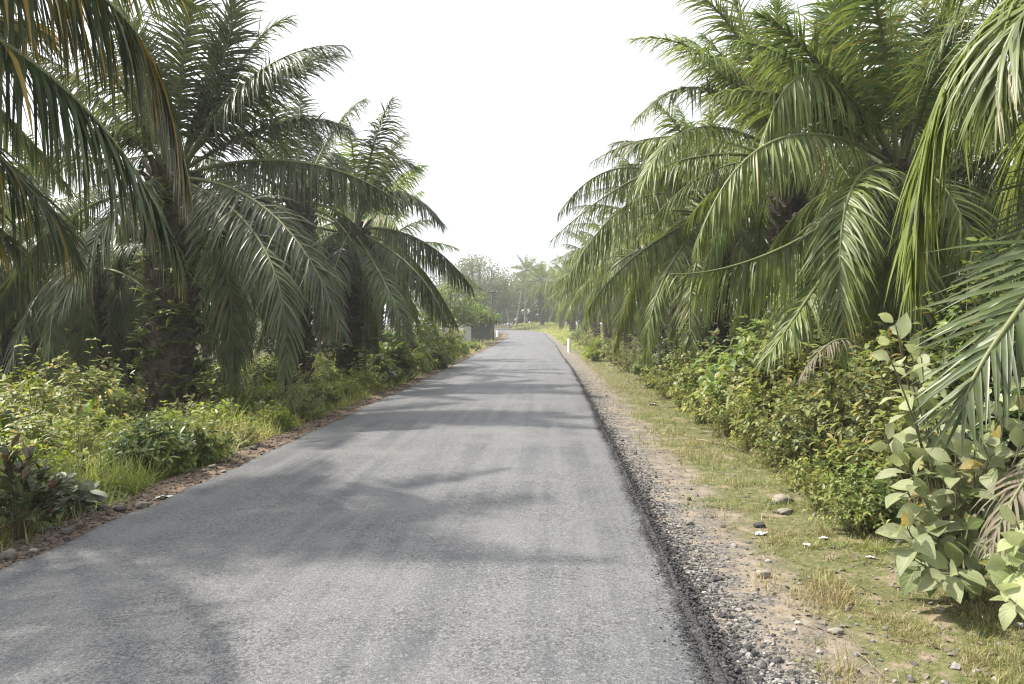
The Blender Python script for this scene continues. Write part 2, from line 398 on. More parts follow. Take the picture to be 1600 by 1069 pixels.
ys = np.concatenate([np.arange(-60, 2, 4), np.arange(2, 14, 0.07), np.arange(14, 40, 0.3), np.arange(40, 130, 1.2), np.arange(130, 341, 7)])
us = np.concatenate([[-250, -180, -120, -70, -45, -32], np.arange(-26, -9, 1.0), np.arange(-9, -1.5, 0.25), np.arange(-1.5, 0, 0.06)])
uv = np.concatenate([us, np.linspace(0, 1, 8)[:-1] * 0, ])
left = us; right = -us[::-1]
Yg = ys[:, None]
Xg = np.concatenate([XL(Yg) + left[None], XL(Yg) + (XR(Yg) - XL(Yg)) * np.linspace(0.1, 0.9, 5)[None], XR(Yg) + right[None]], 1)
Yg = np.broadcast_to(Yg, Xg.shape)
mb = MB(); grid(mb, Xg, Yg, GZ(Xg, Yg), np.clip(Xg - XR(Yg), 0, 40) / 10, np.clip(XL(Yg) - Xg, 0, 40) / 10)
tag(mb.build('ground', ground_mat()), 'earth and turf ground beside the road', kind='structure')

ys = np.concatenate([np.arange(-20, 2, 2), np.arange(2, 16, 0.05), np.arange(16, 50, 0.25), np.arange(50, 330, 1.0)])
t = np.concatenate([[0, 0.0, 0.01, 0.03, 0.06, 0.1], np.linspace(0.16, 0.84, 15), [0.9, 0.94, 0.97, 0.99, 1.0, 1.0]])
Yr = np.broadcast_to(ys[:, None], (len(ys), len(t)))
jl = 0.035 * wob(ys * 0 + 3, ys, 0.5) + 0.05 * wob(ys * 0 + 9, ys, 2.5); jr = 0.022 * wob(ys * 0 + 40, ys, 0.35) + 0.03 * wob(ys * 0 + 70, ys, 2.0)
xl = XL(ys) + jl; xr = XR(ys) + jr
Xr = xl[:, None] + (xr - xl)[:, None] * t[None]
Zr = ZR(Yr) + 0.02 * (1 - (2 * t[None] - 1) ** 2) + 0.004 * wob(Xr, Yr, 1.2)
Zr[:, 0] -= 0.09; Zr[:, -1] -= 0.09; Xr[:, 0] -= 0.05; Xr[:, -1] += 0.06
Zr[:, 1] -= 0.012; Zr[:, -2] -= 0.014
dre = (xr[:, None] - Xr); dle = (Xr - xl[:, None])
edge = np.maximum(np.clip(1 - dre / 0.15, 0, 1), np.clip(1 - dle / 0.16, 0, 1) * 0.8)
mb = MB(); grid(mb, Xr, Yr, Zr, edge, edge * 0)
tag(mb.build('road', road_mat()), 'grey asphalt road bending left in the distance', kind='structure')

# ------------------------------------------------------------------ stones
_ico_v = None
def ico():
    g = (1 + 5 ** 0.5) / 2
    v = nrm(np.array([(-1, g, 0), (1, g, 0), (-1, -g, 0), (1, -g, 0), (0, -1, g), (0, 1, g), (0, -1, -g), (0, 1, -g), (g, 0, -1), (g, 0, 1), (-g, 0, -1), (-g, 0, 1)], float))
    f = np.array([(0, 11, 5), (0, 5, 1), (0, 1, 7), (0, 7, 10), (0, 10, 11), (1, 5, 9), (5, 11, 4), (11, 10, 2), (10, 7, 6), (7, 1, 8), (3, 9, 4), (3, 4, 2), (3, 2, 6), (3, 6, 8), (3, 8, 9), (4, 9, 5), (2, 4, 11), (6, 2, 10), (8, 6, 7), (9, 8, 1)])
    return v, f
def ico2(k=1):
    v, f = ico(); v = list(map(tuple, v))
    for _ in range(k):
        mid = {}; nf = []
        def mp(a, b):
            key = (min(a, b), max(a, b))
            if key not in mid:
                p = nrm((np.array(v[a]) + np.array(v[b])) / 2); v.append(tuple(p)); mid[key] = len(v) - 1
            return mid[key]
        for a, b, c in f:
            ab, bc, ca = mp(a, b), mp(b, c), mp(c, a)
            nf += [(a, ab, ca), (b, bc, ab), (c, ca, bc), (ab, bc, ca)]
        f = np.array(nf)
    return np.array(v), f
ICO = ico()
def stones(mb, P, size, dark, flat=0.6):
    n = len(P); v, f = ICO
    jit = rng.uniform(0.65, 1.25, (n, 12))
    V = v[None] * jit[:, :, None] * (size[:, None, None] * np.stack([rng.uniform(.8, 1.3, n), rng.uniform(.7, 1.1, n), rng.uniform(.45, .9, n) * flat / .6], -1)[:, None])
    a = rng.uniform(0, 6.3, n); c, s_ = np.cos(a)[:, None], np.sin(a)[:, None]
    X = V[..., 0] * c - V[..., 1] * s_; Y = V[..., 0] * s_ + V[..., 1] * c
    V = np.stack([X, Y, V[..., 2]], -1) + P[:, None]
    Fc = (np.arange(n)[:, None, None] * 12 + f[None]).reshape(-1, 3)
    mb.add(V.reshape(-1, 3), Fc, np.repeat(rng.random(n), 12), np.repeat(dark, 12))

def scatter_y(n, a, b):                                                # denser near the camera
    u = rng.random(n); return 1 / (1 / a + u * (1 / b - 1 / a))
n = 15000; y = scatter_y(n, 2.6, 30); dx = np.abs(rng.normal(0, 1, n)) * 0.22 + 0.04
x = XR(y) + dx; keep = rng.random(n) < np.clip(1.3 - dx * 1.1 + 0.5 * wob(x, y, 0.7), 0, 1)
x, y, dx = x[keep], y[keep], dx[keep]; n = len(x)
sz = 0.006 + 0.010 * rng.random(n) ** 2.2 + 0.02 * (rng.random(n) < 0.03) * rng.random(n)
mb = MB(); stones(mb, np.stack([x, y, GZ(x, y) + sz * 0.2], -1), sz, ((dx < 0.30 * rng.random(n) + 0.06) | (rng.random(n) < 0.25)).astype(float) * rng.uniform(.6, 1, n))
tag(mb.build('gravel', M['stone'], smooth=False), 'grey and black gravel along the right edge of the asphalt', kind='stuff')
n = 13000; y = scatter_y(n, 2.6, 40); e = rng.normal(0.02, 0.045, n); e = np.where(e < 0, e * 1.6, e); x = XR(y) + e; sz = rng.uniform(0.005, 0.017, n) * np.where(e < -.02, .55, 1)
zz = np.where(e < 0.02, ZR(y) + 0.001, GZ(x, y) + rng.random(n) * 0.04)
mb = MB(); stones(mb, np.stack([x, y, zz], -1), sz, rng.uniform(.75, 1, n))
tag(mb.build('asphalt_crumbs', M['stone'], smooth=False), 'black bitumen crumbs along the right road edge', kind='stuff')
n = 3600; y = scatter_y(n, 4.6, 45); dx = np.abs(rng.normal(0.22, 0.17, n)) + 0.03; x = XL(y) - dx
sz = 0.006 + 0.022 * rng.random(n) ** 3
mb = MB(); stones(mb, np.stack([x, y, GZ(x, y) + sz * 0.25], -1), sz, (rng.random(n) < 0.2) * 0.75)
tag(mb.build('dirt_clods', M['clod'], smooth=False), 'brown clods of dirt along the left road edge', kind='stuff')

n = 1300; y = scatter_y(n, 2.8, 30); dx = rng.uniform(.5, 3.0, n); x = XR(y) + dx; sz = 0.005 + 0.022 * rng.random(n) ** 4
mb = MB(); stones(mb, np.stack([x, y, GZ(x, y) + sz * .3], -1), sz, (rng.random(n) < .04) * .7)
tag(mb.build('verge_pebbles', M['stone'], smooth=False), 'small pebbles strewn in the right turf', 'pebbles', kind='stuff')
def rock(name, px, py, size, label, cat='stone', group=None, mt='boulder', flat=0.62, dark=0.0):
    Y = F * (CAM_H + 0.05) / (py - VY); X = (px - VX) / F * Y
    v, f = ico2(2); g = np.random.default_rng(int(px * 7 + py))
    off = g.uniform(-9, 9, 3)
    k = 1 + 0.10 * np.sin(v @ np.array([2.3, 1.1, .6]) * 2 + off[0]) + 0.08 * np.sin(v @ np.array([-1.3, 2.1, 1.6]) * 2.6 + off[1]) + 0.05 * np.sin(v @ np.array([.3, -2.1, 2.6]) * 4 + off[2])
    V = v * k[:, None] * np.array([1.0, 0.75, flat]) * size
    mb = MB(); mb.add(V, f, g.random(), dark)
    o = mb.build(name, M[mt]); o.location = (X, Y, float(GZ(X, Y)) + size * flat * 0.55); o.rotation_euler = (0, 0, g.uniform(-.5, .5))
    return tag(o, label, cat, group)
rock('boulder', 1222, 783, 0.10, 'large rounded tan stone resting in the turf on the right verge')
rock('boulder', 1226, 797, 0.075, 'flat pale stone just in front of the large rounded tan stone', flat=0.38)
rock('boulder', 1192, 898, 0.05, 'round grey stone where the gravel meets the turf')
rock('boulder', 1187, 818, 0.05, 'small black stone in a bare patch beside pale scraps', dark=0.9)
rock('boulder', 1078, 818, 0.035, 'small dark olive stone in the gravel', dark=0.4)
rock('boulder', 1305, 985, 0.045, 'flat pinkish stone at the turf edge low in the picture', flat=0.4)
for k, (px, py, s_, dk) in enumerate([(222, 794, .085, 0), (160, 800, .075, .6), (187, 802, .075, .75), (235, 765, .04, .2), (52, 865, .05, 0), (333, 735, .07, .4), (318, 741, .045, .1), (396, 707, .07, .6), (350, 739, .05, 0), (103, 838, .07, .5), (410, 716, .05, .1), (464, 686, .07, .4), (15, 876, .09, .4), (440, 697, .055, .2)]):
    rock('stone', px, py, s_ * .72, 'stone lying in the dirt along the left edge of the road', group='stones along the left road edge', mt='boulder', dark=dk)

# ------------------------------------------------------------------ litter
def scrap(px, py, size, label, mt='litter', seed=1):
    Y = F * (CAM_H + 0.03) / (py - VY); X = (px - VX) / F * Y
    g = np.random.default_rng(seed); k = 9
    gx, gy = np.meshgrid(np.linspace(-1, 1, k), np.linspace(-1, 1, k))
    gx = gx + g.normal(0, .12, gx.shape); gy = gy * 0.6 + g.normal(0, .1, gx.shape)
    gx = gx * (1 + .25 * np.sin(gy * 3 + seed)); gz = np.abs(g.normal(0, .10, gx.shape)) + .14 * (1 - gx ** 2) * (1 + np.sin(gy * 4 + seed))
    mb = MB(); grid(mb, gx * size, gy * size, gz * size, gx * 0 + .5, gx * 0)
    o = mb.build('plastic_scrap', M[mt]); o.location = (X, Y, float(GZ(X, Y)) + 0.012); o.rotation_euler = (0, 0, g.uniform(-1, 1))
    md = o.modifiers.new('thickness', 'SOLIDIFY'); md.thickness = 0.002
    tag(o, label, 'litter')
scrap(260, 777, 0.09, 'crumpled white plastic bag at the left edge of the road', seed=3)
scrap(1021, 630, 0.11, 'white plastic scrap on the right verge beyond the gravel', seed=4)
scrap(1074, 962, 0.045, 'pale green plastic strip at the black edge of the asphalt', 'litter_cyan', 5)
scrap(1190, 826, 0.05, 'white crumpled scrap beside the small black stone', seed=6)
scrap(1262, 845, 0.035, 'torn white paper lying in the turf below the two boulders', seed=7)
scrap(1287, 834, 0.032, 'small white wrapper in the turf right of the torn paper', seed=8)
scrap(1362, 862, 0.035, 'bright white wrapper under the big leaved shrub', seed=9)
scrap(888, 536, 0.22, 'white scrap at the roadside near the white marker post', seed=10)

# ------------------------------------------------------------------ grass and ground cover
BL = [1, 0.85, 0.55, 0.08]
def blades(mb, x, y, h, wd, dryp, lean=0.5, g=1.2):
    n = len(x); a = rng.uniform(0, 6.3, n)
    D = np.stack([np.cos(a) * lean * rng.random(n), np.sin(a) * lean * rng.random(n), np.ones(n)], -1)
    Nn = np.stack([np.cos(a), np.sin(a), 0.1 * np.ones(n)], -1)
    strips(mb, np.stack([x, y, GZ(x, y) - 0.01], -1), D, Nn, h, wd, g * rng.random(n), BL, 0.15, dry=np.clip(dryp, 0, 1), ends=(0.0, 0.3))
mb = MB()
n = 175000; y = scatter_y(n, 2.8, 40); dx = rng.uniform(0.38, 3.6, n); x = XR(y) + dx
dens = np.clip(0.68 + 0.75 * wob(x, y, 0.9) + 0.35 * wob(x + 30, y, 0.3), 0.05, 1) * np.clip((dx - 0.38) / 0.7, 0, 1)
k = rng.random(n) < dens; x, y = x[k], y[k]; n = len(x)
dp = np.clip(0.36 + 0.55 * wob(x + 11, y - 5, 1.7) + rng.normal(0, .28, n), 0, 1)
blades(mb, x, y, rng.uniform(0.018, 0.075, n) * (1 + 0.5 * (y > 9)) * np.clip(.8 + 1.1 * wob(x + 4, y, .35), .4, 2.3), 0.0050 * (1 + y / 12), dp, 1.1, 1.5)
tag(mb.build('grass', M['grass']), 'short patchy dry grass on the right verge', 'grass', kind='stuff')
mb = MB()
n = 60000; y = scatter_y(n, 4.2, 75); dx = 0.30 + np.abs(rng.normal(0, 1.5, n)); x = XL(y) - dx
k = rng.random(n) < np.clip(0.5 + 0.8 * wob(x, y, 1.1), 0.08, 1) * np.clip((dx - .4) / .4, .15, 1); x, y, dx = x[k], y[k], dx[k]; n = len(x)
blades(mb, x, y, rng.uniform(0.08, 0.50, n) * np.clip(0.2 + dx * 0.7, .22, 1.15), 0.0085 * (1 + y / 16), np.clip(0.25 + .5 * wob(x, y, 2) + rng.normal(0, .2, n), 0, 1), 0.9, 1.6)
tag(mb.build('grass', M['grass']), 'rough green and straw grass behind the left dirt ridge', 'grass', kind='stuff')
mb = MB()
n = 42000; y = 8 + 52 * rng.random(n) ** 1.4; dx = 0.45 + np.abs(rng.normal(0, 1.3, n)); x = XL(y) - dx
k = rng.random(n) < np.clip(0.5 + 0.8 * wob(x + 7, y, 1.4), 0.08, 1); x, y, dx = x[k], y[k], dx[k]; n = len(x)
blades(mb, x, y, rng.uniform(0.15, 0.62, n) * np.clip(0.3 + dx * 0.7, .35, 1.1), 0.009 * (1 + y / 16), np.clip(0.15 + .4 * wob(x, y, 2) + rng.normal(0, .2, n), 0, 1), 1.0, 1.7)
tag(mb.build('grass', M['grass_lime']), 'bright tall weedy grass along the left bank', 'grass', kind='stuff')
mb = MB()
n = 34000; y = scatter_y(n, 6.5, 75); x = XR(y) + rng.uniform(1.7, 4.8, n)
k = rng.random(n) < np.clip(0.45 + .7 * wob(x, y, 1.3), 0, 1); x, y = x[k], y[k]; n = len(x)
blades(mb, x, y, rng.uniform(0.1, 0.36, n) * np.clip((x - XR(y) - 1.4) / 1.2, .25, 1.3), 0.007 * (1 + y / 16), np.clip(0.45 + .5 * wob(x, y, 2) + rng.normal(0, .2, n), 0, 1), 0.9, 1.6)
tag(mb.build('grass', M['grass']), 'taller straw coloured grass in front of the right bushes', 'grass', kind='stuff')

LEAF = [0.12, 0.72, 1.0, 0.74, 0.06]
def cover(name, x, y, hmax, L, W, mt, label, dry=0.1):
    """low leafy weeds: short stems with whorls of leaves, over a bank"""
    n = len(x); h = hmax * rng.uniform(0.2, 1, n)
    z = GZ(x, y)
    mb = MB()
    for k in range(7):
        a = rng.uniform(0, 6.3, n); t = rng.uniform(0.35, 1.0, n)
        P = np.stack([x + np.cos(a) * .02 + rng.normal(0, .03, n), y + np.sin(a) * .02 + rng.normal(0, .03, n), z + h * t], -1)
        D = np.stack([np.cos(a), np.sin(a), rng.uniform(-.1, .9, n)], -1)
        strips(mb, P, D, np.tile([0, 0, 1.0], (n, 1)) + rng.normal(0, .25, (n, 3)), L * rng.uniform(.6, 1.25, n), W * rng.uniform(.7, 1.2, n), rng.uniform(.2, 1.2, n), LEAF, 0.25, dry=(rng.random(n) < dry) * rng.uniform(.3, .9, n))
    return tag(mb.build(name, mt), label, 'undergrowth', kind='stuff')
n = 9000; y = 4.5 + 52 * rng.random(n) ** 1.8; dx = rng.uniform(0.65, 9, n); x = XL(y) - dx
k = rng.random(n) < np.clip(.75 + .8 * wob(x, y, 1.8), .1, 1); x, y, dx = x[k], y[k], dx[k]
cover('undergrowth', x, y, 0.16 + 0.26 * np.clip(dx / 2.5, 0, 1), 0.10, 0.045, M['leaf_yellow'], 'low yellow green weeds covering the left bank', 0.12)
n = 4200; y = scatter_y(n, 5, 60); dx = rng.uniform(1.0, 10, n); x = XL(y) - dx
cover('undergrowth', x, y, 0.2 + 0.3 * np.clip(dx / 3, 0, 1), 0.12, 0.05, M['leaf_mid'], 'low mid green weeds under the left palms', 0.08)
n = 6500; y = scatter_y(n, 5.0, 70); dx = rng.uniform(2.5, 9, n); x = XR(y) + dx
k = rng.random(n) < np.clip((dx - 2.4) / .7, 0, 1); x, y, dx = x[k], y[k], dx[k]
cover('undergrowth', x, y, 0.2 + .3 * np.clip((dx - 2.5) / 2, 0, 1), 0.075, 0.035, M['leaf_small'], 'low olive weeds at the foot of the right bushes', 0.15)
n = 2600; y = rng.uniform(55, 150, n); dx = rng.uniform(.7, 8, n); x = XR(np.minimum(y, 128)) + dx
cover('undergrowth', x, y, 0.15 + .5 * np.clip((dx - 1) / 3, 0, 1), 0.24, 0.11, M['leaf_weed'], 'weedy green bank on the right of the far bend', 0.2)
n = 900; y = scatter_y(n, 3, 14); dx = rng.uniform(.6, 3.6, n); x = XR(y) + dx
mb = MB(); a = rng.uniform(0, 6.3, n)
strips(mb, np.stack([x, y, GZ(x, y) + .008], -1), np.stack([np.cos(a), np.sin(a), rng.uniform(0, .35, n)], -1), np.tile([0, 0, 1.0], (n, 1)) + rng.normal(0, .3, (n, 3)), rng.uniform(.02, .075, n), rng.uniform(.012, .035, n), .4, LEAF, .3, dry=rng.uniform(.6, 1, n))
tag(mb.build('leaf_litter', M['palm_dead']), 'dry brown leaves scattered over the right verge', 'leaf litter', kind='stuff')

# ------------------------------------------------------------------ palms
def frond_mesh(P0, P1, P2, n=96, lmax=1.0, wid=0.047, g=1.5, pet=0.2, roll=0.0, seed=0, mt='palm', dry=0.03, rows=(1, 1, .8, .5, .06), r0=0.045, plum=0.32, tips=0.12, hang=0.0):
    """one feather frond as ONE mesh: bare stalk, tapering midrib, two ranks of leaflets that hang"""
    q = np.random.default_rng(seed + 1000)
    C = bez(np.array(P0, float), np.array(P1, float), np.array(P2, float), 33)
    T = nrm(np.gradient(C, axis=0))
    seg = np.linalg.norm(np.diff(C, axis=0), axis=1); s = np.concatenate([[0], np.cumsum(seg)]); Ln = s[-1]; s /= Ln
    hd = np.array(P2, float) - np.array(P0, float); hd[2] = 0
    hd = nrm(hd) if np.linalg.norm(hd) > 1e-3 else np.array([1.0, 0, 0])
    side = np.array([hd[1], -hd[0], 0.0])
    mb = MB()
    tube(mb, C[::2], r0 * (1 - 0.86 * np.linspace(0, 1, 17)), 5, 0.5, 0, 1, cap=False)
    for sg in (-1, 1):
        u = np.linspace(pet, 0.995, n) + q.normal(0, 0.35 / n, n); u = np.clip(u, pet, 1)
        u = u[q.random(n) > 0.035]; k = len(u)
        P = np.stack([np.interp(u, s, C[:, i]) for i in range(3)], -1)
        Tt = nrm(np.stack([np.interp(u, s, T[:, i]) for i in range(3)], -1))
        S0 = side[None] - Tt * (Tt @ side)[:, None]; S0 = nrm(S0); U0 = np.cross(S0, Tt)
        U0 = U0 * np.sign((U0[:, 2:3]) + 1e-6) if False else U0
        ca, sa = math.cos(roll), math.sin(roll)
        Sx = S0 * ca + U0 * sa; Ux = -S0 * sa + U0 * ca
        v = (u - pet) / (1 - pet)
        ang = np.radians(22 + 46 * v ** 1.3) + q.normal(0, .10, k)
        tilt = plum * q.choice([-0.5, 0.15, 0.9], k) + q.normal(0, .12, k)
        D = Sx * sg * np.cos(ang)[:, None] + Tt * np.sin(ang)[:, None] + Ux * tilt[:, None] - np.array([0, 0, 1.0]) * (hang * np.interp(v, [0, .15, .8, 1], [.4, 1, 1, .5]) * q.uniform(.7, 1.2, k))[:, None]
        prof = np.interp(v, [0, .06, .25, .5, .8, 1], [.35, .62, .95, 1, .72, .34])
        L = lmax * prof * q.uniform(.86, 1.1, k)
        W = wid * np.interp(v, [0, .2, .7, 1], [.6, 1, .95, .6]) * q.uniform(.8, 1.15, k)
        gg = g * q.uniform(.55, 1.35, k) * np.interp(v, [0, .5, 1], [.9, 1, .7])
        dr = (q.random(k) < dry) * q.uniform(.35, 1, k)
        strips(mb, P, D, Ux + q.normal(0, .18, (k, 3)), L, W, gg, rows, 0.32, rnd=q.random(k), dry=dr, ends=(0, tips))
    return mb.mesh('frond', [M[mt], M['rachis']])

ELEV = [78, 62, 46, 30, 14, -6, -30, -58]
FR = {}
def generic(e_i, var, lod, mt):
    key = (e_i, var, lod, mt)
    if key in FR: return FR[key]
    q = random.Random(hash((e_i, var, lod)) & 0xffff)
    e = R_(ELEV[e_i] + q.uniform(-5, 5)); Ln = 5.4 * q.uniform(.92, 1.05)
    if ELEV[e_i] > 70: Ln *= .82
    d = Vector((math.cos(e), q.uniform(-.08, .08), math.sin(e)))
    dr = 0.12 + 0.34 * max(0.0, math.cos(e)) ** 1.4 + q.uniform(0, .1)
    p1 = d * Ln * 0.52
    p2 = Vector((d.x * Ln * .98, d.y * Ln * 2, d.z * Ln * .95 - dr * Ln))
    if ELEV[e_i] < 0:
        p1 = Vector((Ln * .42 * math.cos(e * .6), 0, .1 * Ln * (1 if ELEV[e_i] > -20 else -.2)))
        p2 = Vector((Ln * (.74 if ELEV[e_i] > -20 else .58 if ELEV[e_i] > -40 else .32), d.y * Ln, Ln * (-.42 if ELEV[e_i] > -20 else -.62 if ELEV[e_i] > -40 else -.74)))
    nn = (124, 76, 34)[lod]; ww = (0.038, 0.054, 0.105)[lod]
    rows = ((1, 1, .8, .5, .06), (1, 1, .7, .06), (1, .9, .1))[lod]
    FR[key] = frond_mesh((0, 0, 0), p1, p2, nn, q.uniform(.85, 1.02), ww, q.uniform(1.3, 2.0), q.uniform(.17, .23), q.uniform(-.35, .35), e_i * 31 + var * 7 + lod, mt, q.choice([.02, .05, .1]), rows, (0.045, .05, .06)[lod], hang=(0, 0, .1, .3, .55, .6, .4, .2)[e_i] * q.uniform(.7, 1.5))
    return FR[key]

TR = {}
def trunk_mesh(h, r, seed, mt='trunk', boots=True):
    q = np.random.default_rng(seed)
    mb = MB(); k = max(6, int(h / .25)); sg = 14
    zz = np.linspace(-0.25, h, k); an = np.arange(sg) / sg * 2 * math.pi
    rr = r * (1.0 + 0.25 * np.exp(-np.clip(zz, 0, 9) / .35)) * (1 - .12 * zz / h)
    V = []
    for i in range(k):
        j = q.normal(0, .05, sg)
        V.append(np.stack([np.cos(an) * rr[i] * (1 + j), np.sin(an) * rr[i] * (1 + j), np.full(sg, zz[i])], -1))
    f = [[i * sg + j, i * sg + (j + 1) % sg, (i + 1) * sg + (j + 1) % sg, (i + 1) * sg + j] for i in range(k - 1) for j in range(sg)]
    top = len(V) * sg
    mb.add(np.concatenate(V + [np.array([[0, 0, h + r * .5]])]), np.array(f), 0.6)
    off = 0
    ft = np.array([[(k - 1) * sg + j, (k - 1) * sg + (j + 1) % sg, top, -1] for j in range(sg)]); mb.f.append(ft); mb.m.append(np.zeros(sg, int))
    if boots:
        n = int(h / 0.028); i = np.arange(n); z = i / n * (h + .1) + q.normal(0, .02, n); a = i * 2.39996 + q.normal(0, .15, n)
        for zi, ai in zip(z, a):
            L = q.uniform(.10, .26) * (1.5 if zi > h * .8 else 1); wd = q.uniform(.06, .11)
            o = np.array([math.cos(ai), math.sin(ai), 0]); s_ = np.array([-o[1], o[0], 0]); up = np.array([0, 0, 1.0])
            b = o * r * .88 + up * zi; e = o * (r + L * .62) + up * (zi + L * .85)
            v = [b - s_ * wd - up * .05, b + s_ * wd - up * .05, b + s_ * wd * .8 + up * .08, b - s_ * wd * .8 + up * .08,
                 e - s_ * wd * .55 - o * .0, e + s_ * wd * .55, e + s_ * wd * .4 - o * .05 + up * .03, e - s_ * wd * .4 - o * .05 + up * .03]
            mb.add(v, np.array([[0, 1, 5, 4], [1, 2, 6, 5], [2, 3, 7, 6], [3, 0, 4, 7], [4, 5, 6, 7]]), q.random())
    return mb.mesh('trunk', M[mt], smooth=not boots)

def fern_mesh(seed, n=9, L=.62, up=0.5, mt='fern', lw=.02, ll=.10, g=1.4):
    q = np.random.default_rng(seed); mb = MB()
    for i in range(n):
        a = q.uniform(0, 6.3); l = L * q.uniform(.6, 1.2); e = up + q.normal(0, .3)
        d = np.array([math.cos(a) * math.cos(e), math.sin(a) * math.cos(e), math.sin(e)])
        p1 = d * l * .55; p2 = d * l * .9 + np.array([0, 0, -l * q.uniform(.25, .6)])
        C = bez(np.zeros(3), p1, p2, 20); T = nrm(np.gradient(C, axis=0))
        sd = np.array([math.sin(a), -math.cos(a), 0])
        k = 20
        for sg in (-1, 1):
            u = np.linspace(.12, 1, k); P = np.stack([np.interp(u, np.linspace(0, 1, 20), C[:, j]) for j in range(3)], -1)
            Tt = np.stack([np.interp(u, np.linspace(0, 1, 20), T[:, j]) for j in range(3)], -1)
            D = sg * sd[None] + Tt * .45
            prof = np.interp(u, [0.1, .3, .6, 1], [.6, 1, .85, .15])
            strips(mb, P, D, np.cross(sg * -sd[None], Tt) * -1 + q.normal(0, .1, (k, 3)), ll * (L / .62) * prof, lw * (L / .62), .5 * g, [.6, 1, .7, .05], .15, rnd=np.full(k, q.random()), dry=(q.random() < .15) * .7)
        tube(mb, C[::4], np.linspace(.006, .002, 5), 3, .5, 0, 1, cap=False)
    return mb.mesh('fern', [M[mt], M['stem']])
FERN = [fern_mesh(50 + i, 9) for i in range(4)]

def oil_palm(X, Y, crown, label, n=30, lod=0, custom=(), mt='palm', sc=1.0, rad=.34, ferns=0, skirt=3, group=None, seed=1, emin=0, emax=7, avoid=(), az0=0.0, dead_skirt=True, tmt='trunk', name='oil_palm', cat='palm tree', lean=(0, 0)):
    q = random.Random(seed)
    gz = float(GZ(X, Y)); h = crown - gz
    root = empty(name, (X, Y, gz)); tag(root, label, cat, group)
    key = (round(h / .4), rad, tmt, seed % 3)
    if key not in TR: TR[key] = (trunk_mesh(h, rad, seed, tmt, tmt == 'trunk'), h)
    tm, th = TR[key]
    tr = link('trunk', tm, root, (0, 0, 0), q.uniform(0, 6), (1, 1, h / th))
    if lean != (0, 0):
        tr.rotation_euler = (lean[1], lean[0], 0)
    top = Vector((0, 0, h))
    if lean != (0, 0): top = tr.rotation_euler.to_matrix() @ top
    for i, c in enumerate(custom):
        (mx, my, mY), (tx, ty, tY) = c[0], c[1]; kw = c[2] if len(c) > 2 else {}
        P0 = np.array([X, Y, crown]); Mi = at(mx, my, mY); P2 = at(tx, ty, tY)
        P1 = 2 * Mi - .5 * (P0 + P2)
        a = dict(n=138, wid=.040, seed=seed * 100 + i, mt=mt, g=1.6); a.update(kw)
        link('frond', frond_mesh((0, 0, 0), P1 - P0, P2 - P0, **a), root, top)
    for i in range(n):
        f = i / max(1, n - 1)
        az = az0 + i * 2.39996 + q.uniform(-.2, .2)
        dd = math.degrees(az) % 360
        e_i = min(emax, max(emin, int(emin + f ** .9 * (emax - emin + 0.99))))
        if any((a0 <= dd <= a1) and e_i in es for a0, a1, es in avoid): continue
        dm = 'palm_dead' if (dead_skirt and e_i == 7 and q.random() < .2) else mt
        if dm == 'palm' and q.random() < (.75 if e_i <= 2 else .3): dm = 'palm_fresh'
        link('frond', generic(e_i, q.randint(0, 2), lod, dm), root, top + Vector((math.cos(az) * rad * .4, math.sin(az) * rad * .4, (.1 - .45 * f))), az, sc * q.uniform(.85, 1.1)).rotation_euler = (q.uniform(-.16, .16), q.uniform(-.12, .12), az)
    for i in range(ferns):
        a = q.uniform(0, 6.3); z = q.uniform(.5, h * .95)
        lc = tr.matrix_world
        o = link('fern', FERN[i % 4], tr, (math.cos(a) * (rad + .05), math.sin(a) * (rad + .05), z * th / h), q.uniform(0, 6.3), q.uniform(.42, .85))
    return root

Cc = at
# --- left side
oil_palm(-7.5, 7.4, 5.0, 'oil palm at the upper left edge, its trunk outside the picture, with orange brown leaflets', n=30, mt='palm_orange', seed=11, az0=1.0,
         custom=[((110, -40, 7.6), (290, 300, 8.6), dict(dry=.26, lmax=1.3, g=2.2, roll=.1, n=170, wid=.055, hang=.8)),
                 ((40, 90, 7.2), (285, 420, 8.0), dict(dry=.08, lmax=1.2, g=2.0, n=150, wid=.055, hang=.6)),
                 ((-60, 190, 7.0), (120, 400, 7.6), dict(dry=.2, lmax=1.1, g=2.0, n=140)),
                 ((-90, 10, 8.2), (60, 40, 9.5), dict(dry=.3, lmax=1.0, g=1.9)),
                 ((-140, 210, 7.0), (20, 390, 7.2), dict(dry=.2, g=1.6))], avoid=[(325, 360, range(5, 8)), (0, 60, range(4, 8))])
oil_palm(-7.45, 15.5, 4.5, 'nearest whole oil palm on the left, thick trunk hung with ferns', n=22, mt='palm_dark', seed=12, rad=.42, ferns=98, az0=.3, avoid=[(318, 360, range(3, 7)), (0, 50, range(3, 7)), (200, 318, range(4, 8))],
         custom=[((455, 252, 14.6), (628, 318, 13.6), dict(g=2.2, hang=.9)),
                 ((420, 330, 13.6), (535, 520, 12.8), dict(g=1.6, roll=-.5)),
                 ((405, 375, 13.2), (445, 585, 12.6), dict(g=1.5, roll=-.4)),
                 ((430, 195, 15.0), (550, 205, 14.5), dict(g=1.2)),
                 ((420, 130, 15.6), (535, 88, 15.6), dict(g=.9)),
                 ((385, 85, 16), (455, 30, 16.5), dict(g=.8)),
                 ((340, 120, 15.3), (372, -40, 15), dict(g=.8)),
                 ((285, 110, 15.0), (300, -60, 15), dict(g=.8)),
                 ((230, 120, 15), (170, -20, 14.6), dict(g=.9)),
                 ((180, 200, 14.6), (60, 260, 13.8), dict(g=1.4)),
                 ((190, 320, 13.9), (95, 480, 13.4), dict(g=1.5)),
                 ((340, 360, 14.2), (365, 600, 13.8), dict(g=1.3))])
